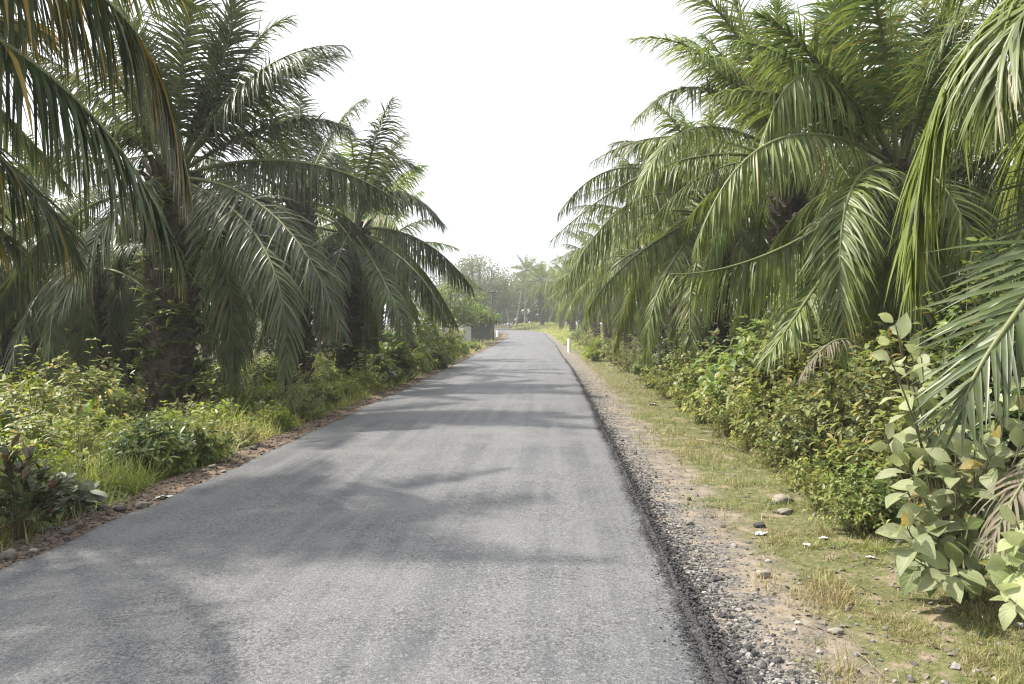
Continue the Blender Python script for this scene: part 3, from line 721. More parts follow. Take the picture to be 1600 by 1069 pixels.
oil_palm(-6.35, 19.8, 4.9, 'oil palm with a thin dark trunk just behind the nearest left palm', n=17, mt='palm_dark', seed=13, rad=.26, lod=0, ferns=4, az0=2, avoid=[(240, 360, range(2, 8)), (0, 50, range(2, 7))])
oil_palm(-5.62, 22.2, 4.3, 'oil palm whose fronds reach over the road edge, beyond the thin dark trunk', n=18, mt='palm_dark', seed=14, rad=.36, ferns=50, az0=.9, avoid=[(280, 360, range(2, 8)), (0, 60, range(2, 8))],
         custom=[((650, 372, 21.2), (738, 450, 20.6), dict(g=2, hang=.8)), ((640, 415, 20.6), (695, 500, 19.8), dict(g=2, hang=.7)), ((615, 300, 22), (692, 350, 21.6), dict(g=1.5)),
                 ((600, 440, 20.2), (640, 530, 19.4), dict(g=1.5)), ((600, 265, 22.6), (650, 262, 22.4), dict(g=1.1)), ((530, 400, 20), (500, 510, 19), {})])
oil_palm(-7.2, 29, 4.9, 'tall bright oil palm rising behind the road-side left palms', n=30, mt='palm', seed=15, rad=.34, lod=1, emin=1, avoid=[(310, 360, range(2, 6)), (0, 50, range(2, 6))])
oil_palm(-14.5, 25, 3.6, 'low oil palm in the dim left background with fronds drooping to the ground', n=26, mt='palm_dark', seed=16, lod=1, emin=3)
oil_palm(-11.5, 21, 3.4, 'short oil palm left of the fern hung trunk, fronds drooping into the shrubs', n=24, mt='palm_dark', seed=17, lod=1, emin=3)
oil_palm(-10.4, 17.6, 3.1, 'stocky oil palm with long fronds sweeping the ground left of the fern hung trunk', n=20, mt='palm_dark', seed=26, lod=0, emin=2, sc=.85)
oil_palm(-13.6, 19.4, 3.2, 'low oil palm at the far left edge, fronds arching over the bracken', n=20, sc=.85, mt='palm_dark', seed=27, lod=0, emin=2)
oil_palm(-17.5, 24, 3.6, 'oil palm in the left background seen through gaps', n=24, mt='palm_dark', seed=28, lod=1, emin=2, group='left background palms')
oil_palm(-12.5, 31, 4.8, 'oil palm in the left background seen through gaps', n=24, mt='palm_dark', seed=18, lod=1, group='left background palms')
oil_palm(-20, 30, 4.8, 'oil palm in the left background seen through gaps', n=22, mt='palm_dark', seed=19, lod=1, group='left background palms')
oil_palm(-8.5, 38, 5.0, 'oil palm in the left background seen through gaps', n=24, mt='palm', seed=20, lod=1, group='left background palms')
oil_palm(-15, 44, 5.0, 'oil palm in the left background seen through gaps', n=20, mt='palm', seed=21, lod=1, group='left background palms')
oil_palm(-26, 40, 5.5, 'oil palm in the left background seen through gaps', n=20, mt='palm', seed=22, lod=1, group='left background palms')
# --- right side
oil_palm(5.6, 5.6, 4.3, 'oil palm at the right edge, trunk outside the picture, with large silvery fronds', n=20, mt='palm', seed=31, az0=0,
         custom=[((1600, -20, 5.6), (1425, 440, 5.4), dict(lmax=1.15, g=1.7, wid=.055, roll=-.3, n=130, hang=.4)),
                 ((1660, 400, 4.9), (1508, 650, 4.7), dict(lmax=.95, g=.3, wid=.04, roll=.55, mt='palm_dark', plum=.08, n=90, dry=0, tips=0)),
                 ((1690, -40, 5.2), (1560, 180, 4.9), dict(lmax=1.0, g=1.6)),
                 ((1690, 120, 6.2), (1590, 330, 6.6), dict(g=1.5)),
                 ((1640, -120, 6.4), (1480, -20, 7.0), dict(g=1.1))], avoid=[(120, 300, range(2, 8))])
oil_palm(5.85, 13.5, 4.3, 'nearest whole oil palm on the right with arching frosted fronds', n=32, mt='palm', seed=32, rad=.38, az0=.5, avoid=[(125, 250, range(3, 7)), (250, 300, range(3, 6))],
         custom=[((1270, 118, 12.4), (1185, 260, 11.4), dict(g=2.3, lmax=1.05, hang=.9)),
                 ((1225, 215, 11.6), (1090, 380, 10.6), dict(g=2.2, lmax=1.05, hang=.7)),
                 ((1228, 385, 11.6), (1042, 428, 11.0), dict(g=2.6, lmax=1.1, hang=1.5)),
                 ((1325, 310, 11.4), (1325, 560, 10.6), dict(g=1.3, roll=-.2)),
                 ((1330, 90, 13.3), (1290, -60, 13.2), dict(g=.8, mt='palm_fresh')),
                 ((1390, 80, 13.5), (1400, -90, 13.5), dict(g=.8, mt='palm_fresh')),
                 ((1450, 110, 13.5), (1500, -50, 13.5), dict(g=.9, mt='palm_fresh')),
                 ((1280, 100, 13), (1180, 20, 12.6), dict(g=1.0, mt='palm_fresh')),
                 ((1240, 160, 12.6), (1110, 150, 12), dict(g=1.3)),
                 ((1260, 470, 11.2), (1200, 560, 10.6), dict(g=1.4)), ((1425, 350, 11.9), (1440, 560, 11.2), dict(g=1.4, hang=.3)), ((1385, 400, 12.2), (1380, 590, 12), dict(g=1.4, hang=.3)),
                 ((1480, 300, 12), (1540, 460, 11.4), dict(g=1.4))])
oil_palm(5.5, 18.8, 5.6, 'tall oil palm behind, its upper fronds leaning left against the sky', n=30, mt='palm', seed=33, lod=0, az0=1.4,
         custom=[((1115, 98, 17.4), (988, 62, 16.6), dict(g=1.2)), ((1110, 140, 17), (992, 190, 16.2), dict(g=1.4)), ((1140, 40, 18), (1035, -20, 17.6), dict(g=1.0)),
                 ((1160, 40, 18.6), (1120, -90, 18.4), dict(g=.8)), ((1215, 20, 18.8), (1215, -110, 18.8), dict(g=.8)), ((1090, 200, 17), (1000, 300, 16), dict(g=1.6)),
                 ((1290, 50, 19), (1340, -60, 19), dict(g=.8))])
oil_palm(4.75, 23.5, 5.0, 'oil palm on the right whose long fronds hang out toward the road', n=36, mt='palm', seed=34, lod=0, az0=2.2,
         custom=[((985, 262, 21.8), (872, 335, 20.6), dict(g=2, hang=.8)), ((1000, 310, 21.2), (885, 440, 20), dict(g=2, hang=.8)), ((1000, 395, 20.8), (915, 490, 19.8), dict(g=2, hang=.9)),
                 ((1040, 430, 20.4), (1010, 560, 19.6), dict(g=1.4, hang=.4)), ((1030, 240, 22.6), (955, 225, 22), dict(g=1.4)), ((1080, 450, 20), (1090, 570, 19), dict(g=1.4))])
row = [(4.9, 31, 4.9, 0, 'fifth'), (4.6, 39, 5.1, 1, ''), (4.3, 48, 5.2, 1, ''), (4.0, 58, 5.4, 1, ''), (3.6, 69, 5.6, 2, ''), (3.1, 82, 5.8, 2, ''), (2.2, 96, 6.2, 2, '')]
labs = ['oil palm on the right just past the long road-hanging fronds', 'oil palm on the right above the white marker post'] + ['oil palm in the receding right roadside row'] * 5
for i, (x, y, z, lod, _) in enumerate(row):
    oil_palm(x, y, z, labs[i], n=28, mt='palm', seed=40 + i, lod=max(1, lod) if i else 1, az0=i, group=None if i < 2 else 'palms of the receding right row', emin=0)
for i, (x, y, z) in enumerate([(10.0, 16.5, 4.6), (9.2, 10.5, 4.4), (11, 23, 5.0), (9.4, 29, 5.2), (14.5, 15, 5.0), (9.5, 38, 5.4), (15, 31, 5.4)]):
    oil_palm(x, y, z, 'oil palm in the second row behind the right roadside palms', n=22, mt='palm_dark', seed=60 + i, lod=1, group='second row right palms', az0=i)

# --- far bend: slim palms with pale leaning trunks, and hazy palms
def slim_palm(X, Y, h, lean, label, seed, n=18, sc=.62, group=None):
    return oil_palm(X, Y, float(GZ(X, Y)) + h, label, n=n, lod=2, mt='palm', seed=seed, rad=.17, sc=sc, tmt='trunk_pale', name='coconut_palm', lean=lean, emin=0, emax=5, dead_skirt=False, group=group)
slim_palm(-7.6, 136, 5.4, (-.16, 0), 'slim palm with a pale trunk leaning left at the far bend', 71)
slim_palm(-6.6, 138, 7.6, (.17, 0), 'slim palm with a pale trunk leaning right at the far bend', 72)
slim_palm(-5.2, 142, 9.6, (.02, 0), 'tallest hazy palm standing over the far bend', 73, 22, .85)
for i, (x, y, h) in enumerate([(-1.9, 128, 7.4), (1.0, 112, 6.8), (-10.5, 152, 6.0), (-2.5, 140, 8.4), (2.4, 126, 8.0), (-5.6, 155, 7.0)]):
    oil_palm(x, y, float(GZ(x, y)) + h, 'hazy palm in the group behind the far bend', n=24, mt='palm', seed=80 + i, lod=2, group='hazy palms behind the far bend', rad=.25, sc=.95)

# ------------------------------------------------------------------ shrubs
def shrub_meshes(K, R, H, L, W, nl, mt, seed, dry=.06, flat=.7, up=.45, lean=.5, rows=LEAF, top_dry=False, g=.8, fold=.25, stemr=.006, tmin=.55):
    """stems and leaves of a bush; leaves sit along the outer part of each stem"""
    q = np.random.default_rng(seed)
    ms, ml = MB(), MB()
    Ps, Ds, Ts = [], [], []
    for i in range(K):
        a = q.uniform(0, 6.3); rr = R * math.sqrt(q.uniform(.02, 1)); lump = 1 + .25 * math.sin(3 * a + seed) 
        hz = H * q.uniform(.45, 1.05) * (1 - .55 * (rr / R) ** 2)
        if q.random() < .16: hz *= q.uniform(1.15, 1.5)
        tip = np.array([math.cos(a) * rr * lump, math.sin(a) * rr * lump, max(.12 * H, hz)])
        b = np.array([math.cos(a) * rr * .18, math.sin(a) * rr * .18, -.03])
        mid = (b + tip) / 2 + np.array([-math.cos(a) * rr * .12, -math.sin(a) * rr * .12, H * .1]) + q.normal(0, .03 * R, 3)
        C = bez(b, mid, tip, 7); tube(ms, C, np.linspace(stemr, stemr * .35, 7), 4, q.random(), 0, 0, cap=False)
        t = q.uniform(tmin, 1, nl); t[:max(2, nl // 4)] = 1
        P = np.stack([np.interp(t, np.linspace(0, 1, 7), C[:, j]) for j in range(3)], -1)
        ax = nrm(C[-1] - C[-3])
        rad = q.normal(0, 1, (nl, 3)); rad -= ax * (rad @ ax)[:, None]; rad = nrm(rad)
        D = rad + ax[None] * q.uniform(.1, up * 2, nl)[:, None]; D[:, 2] = D[:, 2] * .8 + .12
        Ps.append(P); Ds.append(D); Ts.append(t)
    P = np.concatenate(Ps); D = nrm(np.concatenate(Ds)); n = len(P); t = np.concatenate(Ts)
    Nn = np.tile([0, 0, 1.0], (n, 1)) + np.array([-.35, .1, 0]) * lean + q.normal(0, .22, (n, 3))
    dr = (q.random(n) < dry) * q.uniform(.4, 1, n)
    if top_dry: dr = np.where((P[:, 2] > .55 * H) & (q.random(n) < .45), q.uniform(.2, .8, n), dr)
    strips(ml, P, D, Nn, L * q.uniform(.55, 1.15, n), W * q.uniform(.75, 1.15, n), g * q.uniform(.2, 1.4, n), rows, fold, rnd=q.random(n), dry=dr)
    return ms.mesh('stem', M['stem']), ml.mesh('foliage', M[mt])

KIND = {
    'olive': [shrub_meshes(95, .8, 1.2, .085, .042, 18, 'leaf_small', 200 + i, dry=.2) for i in range(3)],
    'green': [shrub_meshes(80, .55, .9, .13, .055, 13, 'leaf_mid', 210 + i, dry=.05) for i in range(3)],
    'lime': [shrub_meshes(80, .6, .8, .12, .055, 13, 'leaf_yellow', 220 + i, dry=.08) for i in range(3)],
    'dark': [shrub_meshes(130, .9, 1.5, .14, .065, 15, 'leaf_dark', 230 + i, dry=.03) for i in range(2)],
    'broad': [shrub_meshes(26, .5, 1.2, .27, .13, 10, 'leaf_mid', 240 + i, dry=.06, g=.9, stemr=.011) for i in range(2)],
    'loose': [shrub_meshes(55, .75, 1.15, .12, .05, 16, 'leaf_weed', 250 + i, dry=.2, tmin=.25) for i in range(3)],
    'fern': [None], 
}
def fern_bush(seed, n, L): return fern_mesh(seed, n, L, .9, 'fern', .022, .11, 1.0)
FB = [fern_bush(300 + i, 26, 1.0) for i in range(3)]

def shrub(kind, X, Y, sc, label, group=None, var=0, name=None, cat='shrub', rz=None):
    gz = float(GZ(X, Y)); r = empty(name or 'shrub', (X, Y, gz - .02), random.uniform(0, 6.3) if rz is None else rz)
    tag(r, label, cat, group)
    if kind == 'fern':
        link('fern_fronds', FB[var % 3], r, (0, 0, .03), 0, sc)
    else:
        a, b = KIND[kind][var % len(KIND[kind])]
        link('stem', a, r, None, 0, sc); link('foliage', b, r, None, 0, sc)
    return r
def px(pxx, Y): return (pxx - VX) / F * Y

# left bank
a, b = shrub_meshes(30, .22, .76, .145, .05, 12, 'leaf_red', 401, top_dry=True, g=.15, up=.9)
r = empty('croton_shrub', (px(30, 6.3), 6.3, float(GZ(px(30, 6.3), 6.3)))); tag(r, 'red tipped dark leaved shrub at the far left road edge', 'shrub'); link('stem', a, r); link('foliage', b, r)
a, b = shrub_meshes(16, .22, .40, .17, .08, 9, 'leaf_grey', 402, dry=.02, g=.35)
r = empty('rosette_shrub', (px(112, 7.1), 7.1, float(GZ(px(112, 7.1), 7.1)))); tag(r, 'low grey green broad leaved shrub right of the red tipped shrub', 'shrub'); link('stem', a, r); link('foliage', b, r)
shrub('green', px(235, 8.9), 8.9, .85, 'bright green leafy bush in front of the fern hung trunk', var=0)
shrub('green', px(300, 9.7), 9.7, .7, 'bright green leafy bush beside the tall grass clump', var=1)
for i, (x, y, s) in enumerate([(150, 8.4, .7), (60, 8.8, .8), (180, 9.8, .8), (95, 10.2, .9), (20, 10, .9), (255, 11.4, .8), (380, 11, .7), (330, 12.0, .8)]):
    shrub('lime' if i % 2 else 'loose', px(x, y), y, s * (1 if i % 2 else .6), 'yellow green weedy bush on the left bank below the palms', 'yellow green bushes on the left bank', i)
for i, (x, y, s) in enumerate([(85, 11.5, 1.05), (30, 12.5, 1.1), (140, 12.6, 1.0), (185, 12.4, .8), (340, 13.2, .85), (385, 13.8, .9), (90, 14.5, 1.2), (5, 11, 1.0)]):
    shrub('fern', px(x, y), y, s, 'clump of yellow green bracken fern under the left palms', 'bracken ferns under the left palms', i, 'fern_clump', 'fern')
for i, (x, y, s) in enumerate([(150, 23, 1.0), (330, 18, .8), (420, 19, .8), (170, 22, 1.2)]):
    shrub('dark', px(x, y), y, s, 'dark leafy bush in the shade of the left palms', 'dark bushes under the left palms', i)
for i, (x, y, s) in enumerate([(430, 12.8, .7), (470, 14.4, .75), (505, 16, .8), (540, 17.8, .8), (575, 20, .85), (612, 22.5, .8), (655, 28, .9), (690, 34, 1.0), (720, 42, 1.1), (738, 50, 1.2)]):
    shrub(('lime', 'loose', 'green')[i % 3], px(x, y), y, s * .9, 'low bush in the line along the left road verge', 'bushes lining the left verge', i)
shrub('broad', px(585, 20.8), 20.8, 1.0, 'upright broad leaved plant at the foot of the second left trunk', var=0)
shrub('broad', px(618, 24.5), 24.5, 1.3, 'tall pale broad leaved plant left of the rounded bush', var=1)
shrub('loose', px(690, 31), 31, 1.7, 'dense rounded mid green bush bulging toward the left road edge', var=0)
shrub('green', px(655, 30), 30.5, 1.6, 'green bush tucked left of the dense rounded bush', var=1)
shrub('lime', px(665, 34), 35, 2.2, 'large sunlit lime bush above the dense rounded bush', var=2)
oil_palm(px(640, 27.5), 27.5, .9, 'young trunkless palm with light green fronds in the left bushes', n=13, mt='palm_fresh', seed=90, lod=1, sc=.42, rad=.12, emin=1, emax=4, dead_skirt=False, name='young_palm', cat='young palm')
for i, (x, y, s) in enumerate([(405, 14.5, .8), (440, 16.5, .85), (300, 12.8, .7), (478, 18.5, .9), (520, 21, 1.0), (555, 24, 1.0), (590, 27, 1.2), (560, 19.5, .8), (635, 24.5, 1.1), (668, 38, 1.5), (705, 46, 1.5), (120, 9.3, .85), (40, 9.4, .95), (200, 10.6, .85), (60, 11.6, 1.1), (130, 13.4, 1.2), (20, 14, 1.3), (180, 14.4, 1.0), (350, 14.8, 1.1), (390, 16.5, 1.2), (90, 16, 1.2)]):
    shrub(('loose', 'lime', 'loose')[i % 3], px(x, y), y, s, 'loose sunlit weedy bush filling the left bank', 'weedy bushes filling the left bank', i)
mb = MB(); n = 90; gx, gy = px(338, 10.0), 10.0
blades(mb, gx + rng.normal(0, .09, n), gy + rng.normal(0, .09, n), rng.uniform(.3, .62, n), .014, np.full(n, .12), .9, 1.5)
tag(mb.build('grass_clump', M['grass']), 'tall clump of arching grass beside the road edge, left side', 'grass clump')

# right hedge
for i, (x, y, s) in enumerate([(1265, 9.4, .9), (1310, 9.9, 1.15), (1205, 11.0, 1.0), (1345, 9.0, 1.0), (1150, 13.0, 1.0), (1235, 12.5, 1.55), (1110, 15.6, 1.1), (1290, 12.2, 1.7), (1080, 19, 1.1), (1050, 22, 1.2), (1160, 16.2, 1.5), (1390, 8.0, 1.0), (1420, 9.6, 1.5), (1500, 9.0, 1.6), (1340, 11, 1.6)]):
    if i % 5 in (0, 3): shrub('olive', px(x, y), y, s, 'dusty olive small leaved bush in the right hedge', 'olive bushes of the right hedge', i)
    else: shrub('loose', px(x, y), y, s, 'loose yellowish weedy bush in the right hedge', 'weedy bushes of the right hedge', i)
shrub('green', px(1205, 13.4), 13.4, 2.1, 'tall mid green bush under the horizontal frond on the right', var=0)
shrub('loose', px(1265, 13), 13.2, 1.8, 'olive yellow bush behind the olive hedge on the right', var=1)
shrub('broad', px(1128, 15), 15, 1.05, 'broad leaved plant with yellowing leaves in the right hedge', var=0)
shrub('broad', px(1090, 16.5), 16.8, .9, 'smaller broad leaved plant left of the yellowing one', var=1)
shrub('lime', px(932, 38), 38, 1.3, 'lone lime green plant on the far right verge', var=2)
for i, (x, y, s) in enumerate([(1010, 25, 1.0), (985, 29, 1.1), (965, 34, 1.1), (945, 42, 1.2), (925, 50, 1.2), (912, 60, 1.3), (902, 70, 1.4)]):
    shrub('loose' if i % 3 else 'green', px(x, y), y, s, 'roadside bush in the line below the right palms', 'bushes lining the right verge', i)
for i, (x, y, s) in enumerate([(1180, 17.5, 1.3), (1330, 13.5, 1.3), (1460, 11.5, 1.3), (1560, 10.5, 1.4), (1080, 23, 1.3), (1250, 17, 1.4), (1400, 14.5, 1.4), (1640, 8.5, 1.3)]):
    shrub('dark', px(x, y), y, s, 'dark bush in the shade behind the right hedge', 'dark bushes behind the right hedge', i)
for i, (x, y, s) in enumerate([(1340, 7.2, .55), (1300, 8.3, .5), (1365, 6.6, .5)]):
    shrub('green', px(x, y), y, s, 'small leafy weed at the foot of the right hedge', 'weeds at the foot of the right hedge', i)
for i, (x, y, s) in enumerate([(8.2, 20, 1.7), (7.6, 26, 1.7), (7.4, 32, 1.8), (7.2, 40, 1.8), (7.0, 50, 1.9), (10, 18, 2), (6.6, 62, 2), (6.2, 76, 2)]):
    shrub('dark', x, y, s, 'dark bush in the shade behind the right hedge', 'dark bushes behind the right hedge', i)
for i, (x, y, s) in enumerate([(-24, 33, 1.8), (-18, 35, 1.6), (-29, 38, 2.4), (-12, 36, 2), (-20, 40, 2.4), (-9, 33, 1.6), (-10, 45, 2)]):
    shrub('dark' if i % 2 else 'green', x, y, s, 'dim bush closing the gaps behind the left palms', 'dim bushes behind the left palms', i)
for i, (x, y, s) in enumerate([(1260, 8.2, .42), (1215, 9.6, .45), (1175, 10.8, .5), (1140, 12.2, .5), (1100, 14, .55), (1070, 16, .55), (1045, 18.5, .6), (1020, 21.5, .6), (1290, 7.4, .4), (1230, 10.3, .5), (1330, 6.6, .42)]):
    shrub('loose', px(x, y), y, s, 'small straw green weed out in the turf before the right hedge', 'small weeds in the right turf', i)
# sapling with bright leaves high up at the right
a, b = shrub_meshes(40, .75, 3.0, .14, .08, 16, 'leaf_mid', 410, dry=.03, tmin=.5, stemr=.014)
r = empty('sapling', (px(1545, 9.0), 9.0, float(GZ(px(1545, 9.), 9.)))); tag(r, 'slender sapling with bright lime leaves beside the silvery right frond', 'sapling'); link('stem', a, r); link('foliage', b, r)

# near big leaved shrubs on the right: every leaf cluster stands on its own branch
BIG = [.10, .55, .92, 1.0, .82, .45, .05]
def big_shrub(label, base, tips, seed, L=.215, W=.115, per=9, extra=()):
    q = np.random.default_rng(seed)
    bx, by = base; bz = float(GZ(bx, by))
    root = empty('broad_leaf_shrub', (bx, by, bz)); tag(root, label, 'shrub')
    ms, ml = MB(), MB(); o = np.array([bx, by, bz])
    for (tx, ty, tY) in tips:
        T = at(tx, ty, tY) - o
        b = np.array([T[0] * .12, T[1] * .12, -.03]) + q.normal(0, .02, 3) * [1, 1, 0]
        mid = (b + T) / 2 + np.array([0, 0, .10]) + q.normal(0, .04, 3)
        C = bez(b, mid, T, 9); tube(ms, C, np.linspace(.011, .004, 9), 5, q.random(), 0, 0, cap=False)
        k = per
        t = np.linspace(.55, 1.0, k); P = np.stack([np.interp(t, np.linspace(0, 1, 9), C[:, j]) for j in range(3)], -1)
        ax = nrm(C[-1] - C[-4]); az = q.uniform(0, 6.3) + np.arange(k) * 2.4
        e1 = nrm(np.cross(ax, [0.3, 0, 1])); e2 = np.cross(ax, e1)
        rad = np.cos(az)[:, None] * e1 + np.sin(az)[:, None] * e2
        D = rad + ax[None] * (.25 + .5 * t[:, None] ** 3); D[-2:] = rad[-2:] * .5 + ax * .9; D[:, 2] += .1
        D[:, 2] = np.maximum(D[:, 2], -.35 + q.random(k) * .2)
        ls = L * np.interp(t, [.5, .8, 1], [.9, 1.1, .72]) * q.uniform(.7, 1.12, k)
        Nn = np.tile([-.35, -.15, 1.0], (k, 1)) + q.normal(0, .28, (k, 3))
        Nn[-2:] += np.array([-.5, -.8, -.3])
        # petioles
        for i in range(k): tube(ms, [P[i], P[i] + nrm(D[i]) * .035], .0025, 4, .3, 0, 0, cap=False)
        strips(ml, P + nrm(D) * .03, D, Nn, ls, W / L * ls * q.uniform(.9, 1.15, k), q.uniform(.2, 1.1, k), BIG, q.uniform(.15, .4), rnd=q.random(k), dry=(q.random(k) < .05) * q.uniform(.4, 1, k), ends=(0, 0), wave=.09)
    ms.build('stem', M['stem'], root).location = (0, 0, 0); ml.build('foliage', M['leaf_big'], root)
    return root
big_shrub('tall broad leaved shrub shoot standing in front of the silvery frond', (px(1500, 5.5), 5.5),
          [(1400, 510, 5.2), (1385, 545, 5.1), (1440, 560, 5.3), (1425, 600, 5.2), (1415, 530, 5.5), (1455, 600, 5.4)], 501, per=7, L=.20, W=.105)
tp = []
q = random.Random(5)
for (tx, ty) in [(1385, 690), (1420, 660), (1470, 650), (1520, 660), (1570, 650), (1410, 730), (1460, 720), (1500, 700), (1545, 720), (1590, 700), (1440, 780), (1490, 770), (1540, 780), (1585, 770), (1420, 830), (1470, 840), (1520, 830), (1570, 840), (1440, 880), (1490, 890), (1545, 880), (1600, 640), (1610, 760)]:
    tp.append((tx + q.uniform(-10, 10), ty + q.uniform(-8, 8), 5.0 + (760 - ty) * .0016 + q.uniform(-.25, .2)))
big_shrub('large broad leaved shrub with pale dusty leaves at the right road verge', (px(1510, 5.1), 5.1), tp, 502)
big_shrub('small broad leaved shrub cut by the right picture edge, nearest the camera', (px(1640, 4.45), 4.45),
          [(1590, 820, 4.3), (1575, 880, 4.2), (1610, 860, 4.2), (1600, 930, 4.15), (1640, 800, 4.4)], 503)
big_shrub('broad leaved shrub behind the large pale one, left of the sapling', (px(1480, 6.6), 6.6), [(1480, 630, 6.4), (1530, 620, 6.5), (1440, 660, 6.2), (1580, 610, 6.6), (1500, 680, 6.1)], 504)

# dead fronds and twigs
def dead_frond(P0, Mi, P2, label, seed, **kw):
    P0, Mi, P2 = map(np.array, (P0, Mi, P2)); P1 = 2 * Mi - .5 * (P0 + P2)
    a = dict(n=46, lmax=.5, wid=.03, g=1.6, mt='palm_dead', seed=seed, r0=.022, pet=.1); a.update(kw)
    o = link('fallen_frond', frond_mesh((0, 0, 0), P1 - P0, P2 - P0, **a)); o.location = P0
    tag(o, label, 'palm frond')
dead_frond(at(1345, 545, 9.2), at(1300, 535, 9.0), at(1250, 595, 8.9), 'dead straw coloured frond drooping out of the right hedge', 601, n=30, lmax=.28, wid=.02)
dead_frond(at(1680, 690, 4.7), at(1610, 740, 4.5), at(1545, 860, 4.4), 'withered grey frond hanging through the large broad leaved shrub', 602, n=30, lmax=.35, wid=.02)
for i, (x0, y0, x1, y1, lb) in enumerate([(1090, 690, 1170, 712, 'longest'), (1290, 790, 1330, 800, ''), (1100, 680, 1190, 700, ''), (1240, 690, 1320, 680, '')]):
    pass
def twig(x0, y0, x1, y1, label, r=.007, seed=0):
    q = np.random.default_rng(seed); pts = []
    for k in np.linspace(0, 1, 8):
        xx, yy = x0 + (x1 - x0) * k, y0 + (y1 - y0) * k
        Y = F * (CAM_H + .02) / (yy - VY); X = (xx - VX) / F * Y
        pts.append([X, Y, float(GZ(X, Y)) + .02 + q.uniform(0, .02)])
    mb = MB(); tube(mb, pts, np.linspace(r, r * .4, 8), 5, .5)
    for j in (3, 5):
        e = np.array(pts[j]) + q.normal(0, .08, 3) + [0, 0, .1]
        tube(mb, [pts[j], (np.array(pts[j]) + e) / 2 + [0, 0, .02], e], [r * .5, r * .4, r * .2], 4, .5)
    tag(mb.build('twig', M['twig']), label, 'twig')
twig(1090, 683, 1185, 706, 'long dry twig lying across the right verge near the hedge', .012, 1)
twig(1110, 690, 1150, 682, 'short dry twig crossing the long one on the right verge', .009, 2)
twig(1340, 1010, 1380, 1045, 'thin dry stalk at the bottom of the right verge', .004, 3)
twig(1275, 772, 1318, 792, 'grey twig beside the large rounded tan stone', .012, 4)

# ------------------------------------------------------------------ far trees
def leafy_tree(X, Y, h, R, label, mt, seed, n=900, L=.35, W=.2, trunk_h=.4, name='tree', flat=.8, bare=0.0, group=None, blobs=14):
    q = np.random.default_rng(seed); gz = float(GZ(X, Y))
    root = empty(name, (X, Y, gz)); tag(root, label, 'tree', group)
    mt_, mc = MB(), MB()
    tp = np.array([0, 0, h * trunk_h]); tube(mt_, [[0, 0, -.2], [0.05, 0, h * trunk_h * .5], tp], [h * .024, h * .019, h * .016], 8)
    cs = []
    for i in range(blobs):
        a = q.uniform(0, 6.3); rr = R * math.sqrt(q.random()) ; z = h * trunk_h + (h * (1 - trunk_h)) * q.uniform(.2, .95) * (1 - .4 * (rr / R) ** 2)
        c = np.array([math.cos(a) * rr, math.sin(a) * rr, z]); cs.append(c)
        mid = (tp + c) / 2 + [0, 0, -.1 * h * q.random()]
        tube(mt_, bez(tp * q.uniform(.75, 1), mid, c, 6), np.linspace(h * .011, h * .002, 6), 5)
        for _ in range(4):
            e = c + q.normal(0, R * .28, 3); tube(mt_, [(mid + c) / 2, (c + e) / 2 + [0, 0, .1], e], [h * .004, h * .003, h * .001], 4, cap=False)
    per = n // blobs
    P = np.concatenate([c + q.normal(0, 1, (per, 3)) * R * .24 * np.array([1, 1, flat * .8]) for c in cs]); k = len(P)
    strips(mc, P, q.normal(0, 1, (k, 3)) + [0, 0, .1], np.tile([0, 0, 1.], (k, 1)) + q.normal(0, .5, (k, 3)), L * q.uniform(.6, 1.2, k), W * q.uniform(.7, 1.2, k), .8, [.2, 1, .8, .05], .2, rnd=q.random(k))
    mt_.build('trunk', M['bark'], root); mc.build('crown', M[mt], root)
    return root
leafy_tree(px(752, 125), 125, 13.0, 4.6, 'tall pale tree fading in haze left of the far palms', 'leaf_far', 701, 8000, .34, .18, .2, blobs=30)
leafy_tree(px(722, 150), 150, 12, 5, 'second pale hazy tree behind the left bushes', 'leaf_far', 702, 6000, .42, .22, .2, blobs=24)
leafy_tree(px(705, 62), 62, 5.4, 2.3, 'rounded green tree behind the dark pole on the left', 'leaf_mid', 703, 2600, .28, .14, .3, blobs=18)
leafy_tree(px(742, 68), 68, 3.7, 1.9, 'low spreading feathery tree over the roadside hut', 'fern', 704, 2600, .30, .09, .5, flat=.4, blobs=16)
leafy_tree(px(768, 77), 77, 2.9, .75, 'small dark tree beside the post at the hut corner', 'leaf_dark', 705, 700, .24, .13, .55, blobs=8)
for i, (x, y, h, R) in enumerate([(790, 172, 9, 5), (762, 185, 10, 6), (730, 200, 12, 7), (812, 165, 9, 5), (838, 155, 8, 5), (864, 150, 8, 5), (890, 140, 8, 5), (700, 190, 12, 7), (915, 120, 7, 4.5)]):
    leafy_tree(px(x, y), y, h, R, 'dim bluish tree in the wood closing the far bend', 'leaf_dark', 720 + i, 2400, .8, .45, .04, group='trees closing the far bend', blobs=16)
leafy_tree(px(20, 24), 24, 4.6, 2.2, 'light leaved tree at the far left edge behind the palms', 'leaf_mid', 711, 3000, .16, .09, .3, blobs=18)
leafy_tree(px(1590, 20), 20, 5, 2.6, 'leafy tree behind the palms at the far right edge', 'leaf_dark', 712, 2600, .2, .11, .25, blobs=18)

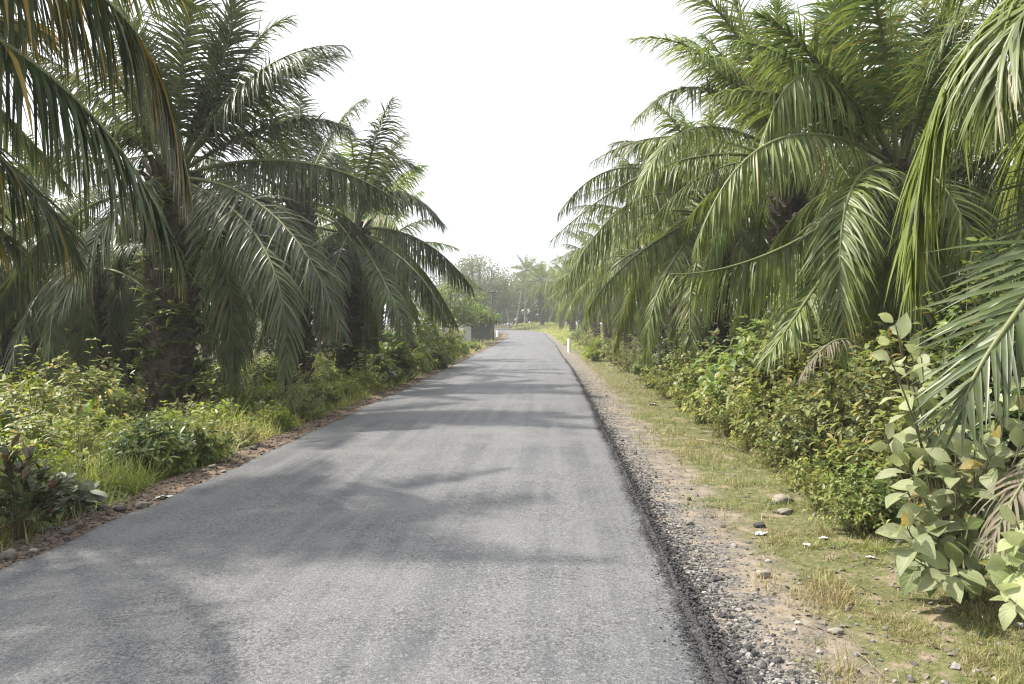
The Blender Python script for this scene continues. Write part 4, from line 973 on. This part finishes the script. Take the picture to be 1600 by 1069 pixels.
# ------------------------------------------------------------------ hut, poles, posts, wires
M['white'] = plain('whitewash', (0.66, 0.65, 0.62), .8, .15, 9)
M['grey_wall'] = plain('dingy_whitewash', (0.42, 0.41, 0.38), .9, .25, 2.5)
M['board'] = plain('weathered_board', (0.075, 0.075, 0.075), .85, .35, 5)
M['zinc'] = plain('rusted_roof_sheet', (0.20, 0.18, 0.17), .6, .3, 4)
M['pole'] = plain('dark_pole', (0.06, 0.055, 0.05), .8)
hx, hy = px(748, 76), 76.0; hz = float(GZ(hx, hy))
r = empty('roadside_hut', (hx, hy, hz)); tag(r, 'small dark boarded roadside hut with a white end wall', 'hut')
mb = MB(); box(mb, (-1.45, -.02, 0), (-.72, 2.4, 2.0)); mb.build('white_wall', M['grey_wall'], r, False)
mb = MB()
for i in range(7): box(mb, (-.716, .05 + .012 * (i % 2), .12 + i * .24), (1.0, .10 + .012 * (i % 2), .34 + i * .24), i / 7)
box(mb, (-.716, 2.3, .1), (1.0, 2.36, 1.9)); box(mb, (.95, .12, .1), (1.0, 2.3, 1.9)); mb.build('board_wall', M['board'], r, False)
mb = MB(); box(mb, (1.002, .0, 0), (1.09, .09, 2.05)); mb.build('corner_post', M['pole'], r, False)
mb = MB(); mb.add([(-1.7, -.5, 2.08), (1.5, -.5, 2.16), (1.5, 2.7, 2.35), (-1.7, 2.7, 2.27), (-1.7, -.5, 2.04), (1.5, -.5, 2.12), (1.5, 2.7, 2.31), (-1.7, 2.7, 2.23)],
                  np.array([[0, 1, 2, 3], [7, 6, 5, 4], [0, 4, 5, 1], [1, 5, 6, 2], [2, 6, 7, 3], [3, 7, 4, 0]])); mb.build('roof', M['zinc'], r, False)
def pole(x, y, h, rad, label, arm=True, name='utility_pole'):
    gz = float(GZ(x, y)); r = empty(name, (x, y, gz)); tag(r, label, 'pole')
    mb = MB(); tube(mb, [[0, 0, -.3], [0, 0, h * .5], [0, 0, h]], [rad, rad * .9, rad * .75], 10); mb.build('shaft', M['pole'], r)
    if arm:
        mb = MB(); box(mb, (-.6, -.16, h - .32), (.6, -.08, h - .22)); mb.build('crossarm', M['pole'], r, False)
        for k in (-.5, 0, .5):
            mb = MB(); tube(mb, [[k, -.12, h - .225], [k, -.12, h - .16], [k, -.12, h - .1]], [.03, .045, .02], 8); mb.build('insulator', M['white'], r)
    return r
pole(px(703, 66), 66, 5.0, .10, 'dark utility pole with crossarm behind the left bushes')
pole(px(771, 74), 74, 2.6, .09, 'short dark post standing right of the roadside hut', False, 'post')
pole(px(769, 88), 88, 5.2, .08, 'thin tall pole rising above the roadside hut', True)
mb = None
ex, ey, ez = px(703, 66), 65.88, float(GZ(px(703, 66), 66)) + 4.9
for k, (dz, lb) in enumerate([(0, 'topmost thin overhead wire crossing the left palms'), (-.42, 'middle thin overhead wire crossing the left palms'), (-.9, 'lowest thin overhead wire crossing the left palms')]):
    A = np.array([-22, 19.5, 4.55 + dz]); B = np.array([ex + (k - 1) * .5, ey, ez])
    t = np.linspace(0, 1, 30)[:, None]; C = A * (1 - t) + B * t; C[:, 2] -= 1.0 * (4 * t[:, 0] * (1 - t[:, 0]))
    mb = MB(); tube(mb, C, .009, 4, .5); tag(mb.build('overhead_wire', M['pole']), lb, 'wire')
def marker(x, y, wd, h, label, name='marker_post'):
    gz = float(GZ(x, y)); r = empty(name, (x, y, gz), -.85); tag(r, label, 'marker')
    mb = MB(); box(mb, (-wd / 2, 0, -.1), (wd / 2, .12, h)); o = mb.build('slab', M['white'], r, False)
    bv = o.modifiers.new('bevel', 'BEVEL'); bv.width = .02; bv.segments = 2
marker(px(888, 50), 50, .20, .85, 'white concrete marker post on the right verge under the palms')
marker(px(776, 86), 86, .30, .7, 'small white sign board beyond the roadside hut', 'sign_board')

# ------------------------------------------------------------------ haze
mb = MB(); box(mb, (-290, -70, -3), (290, 345, 17))
hz = mb.mesh('haze', [], False)
m, nt, p, out = mat('haze_air'); nt.nodes.remove(p)
pv = nd(nt, 'ShaderNodeVolumePrincipled'); pv.inputs['Density'].default_value = HAZE
pv.inputs['Color'].default_value = (.93, .95, .97, 1); pv.inputs['Anisotropy'].default_value = .35
nt.links.new(pv.outputs[0], out.inputs['Volume'])
hz.materials.append(m); tag(link('haze', hz), 'pale haze hanging over the road', 'haze', kind='stuff')
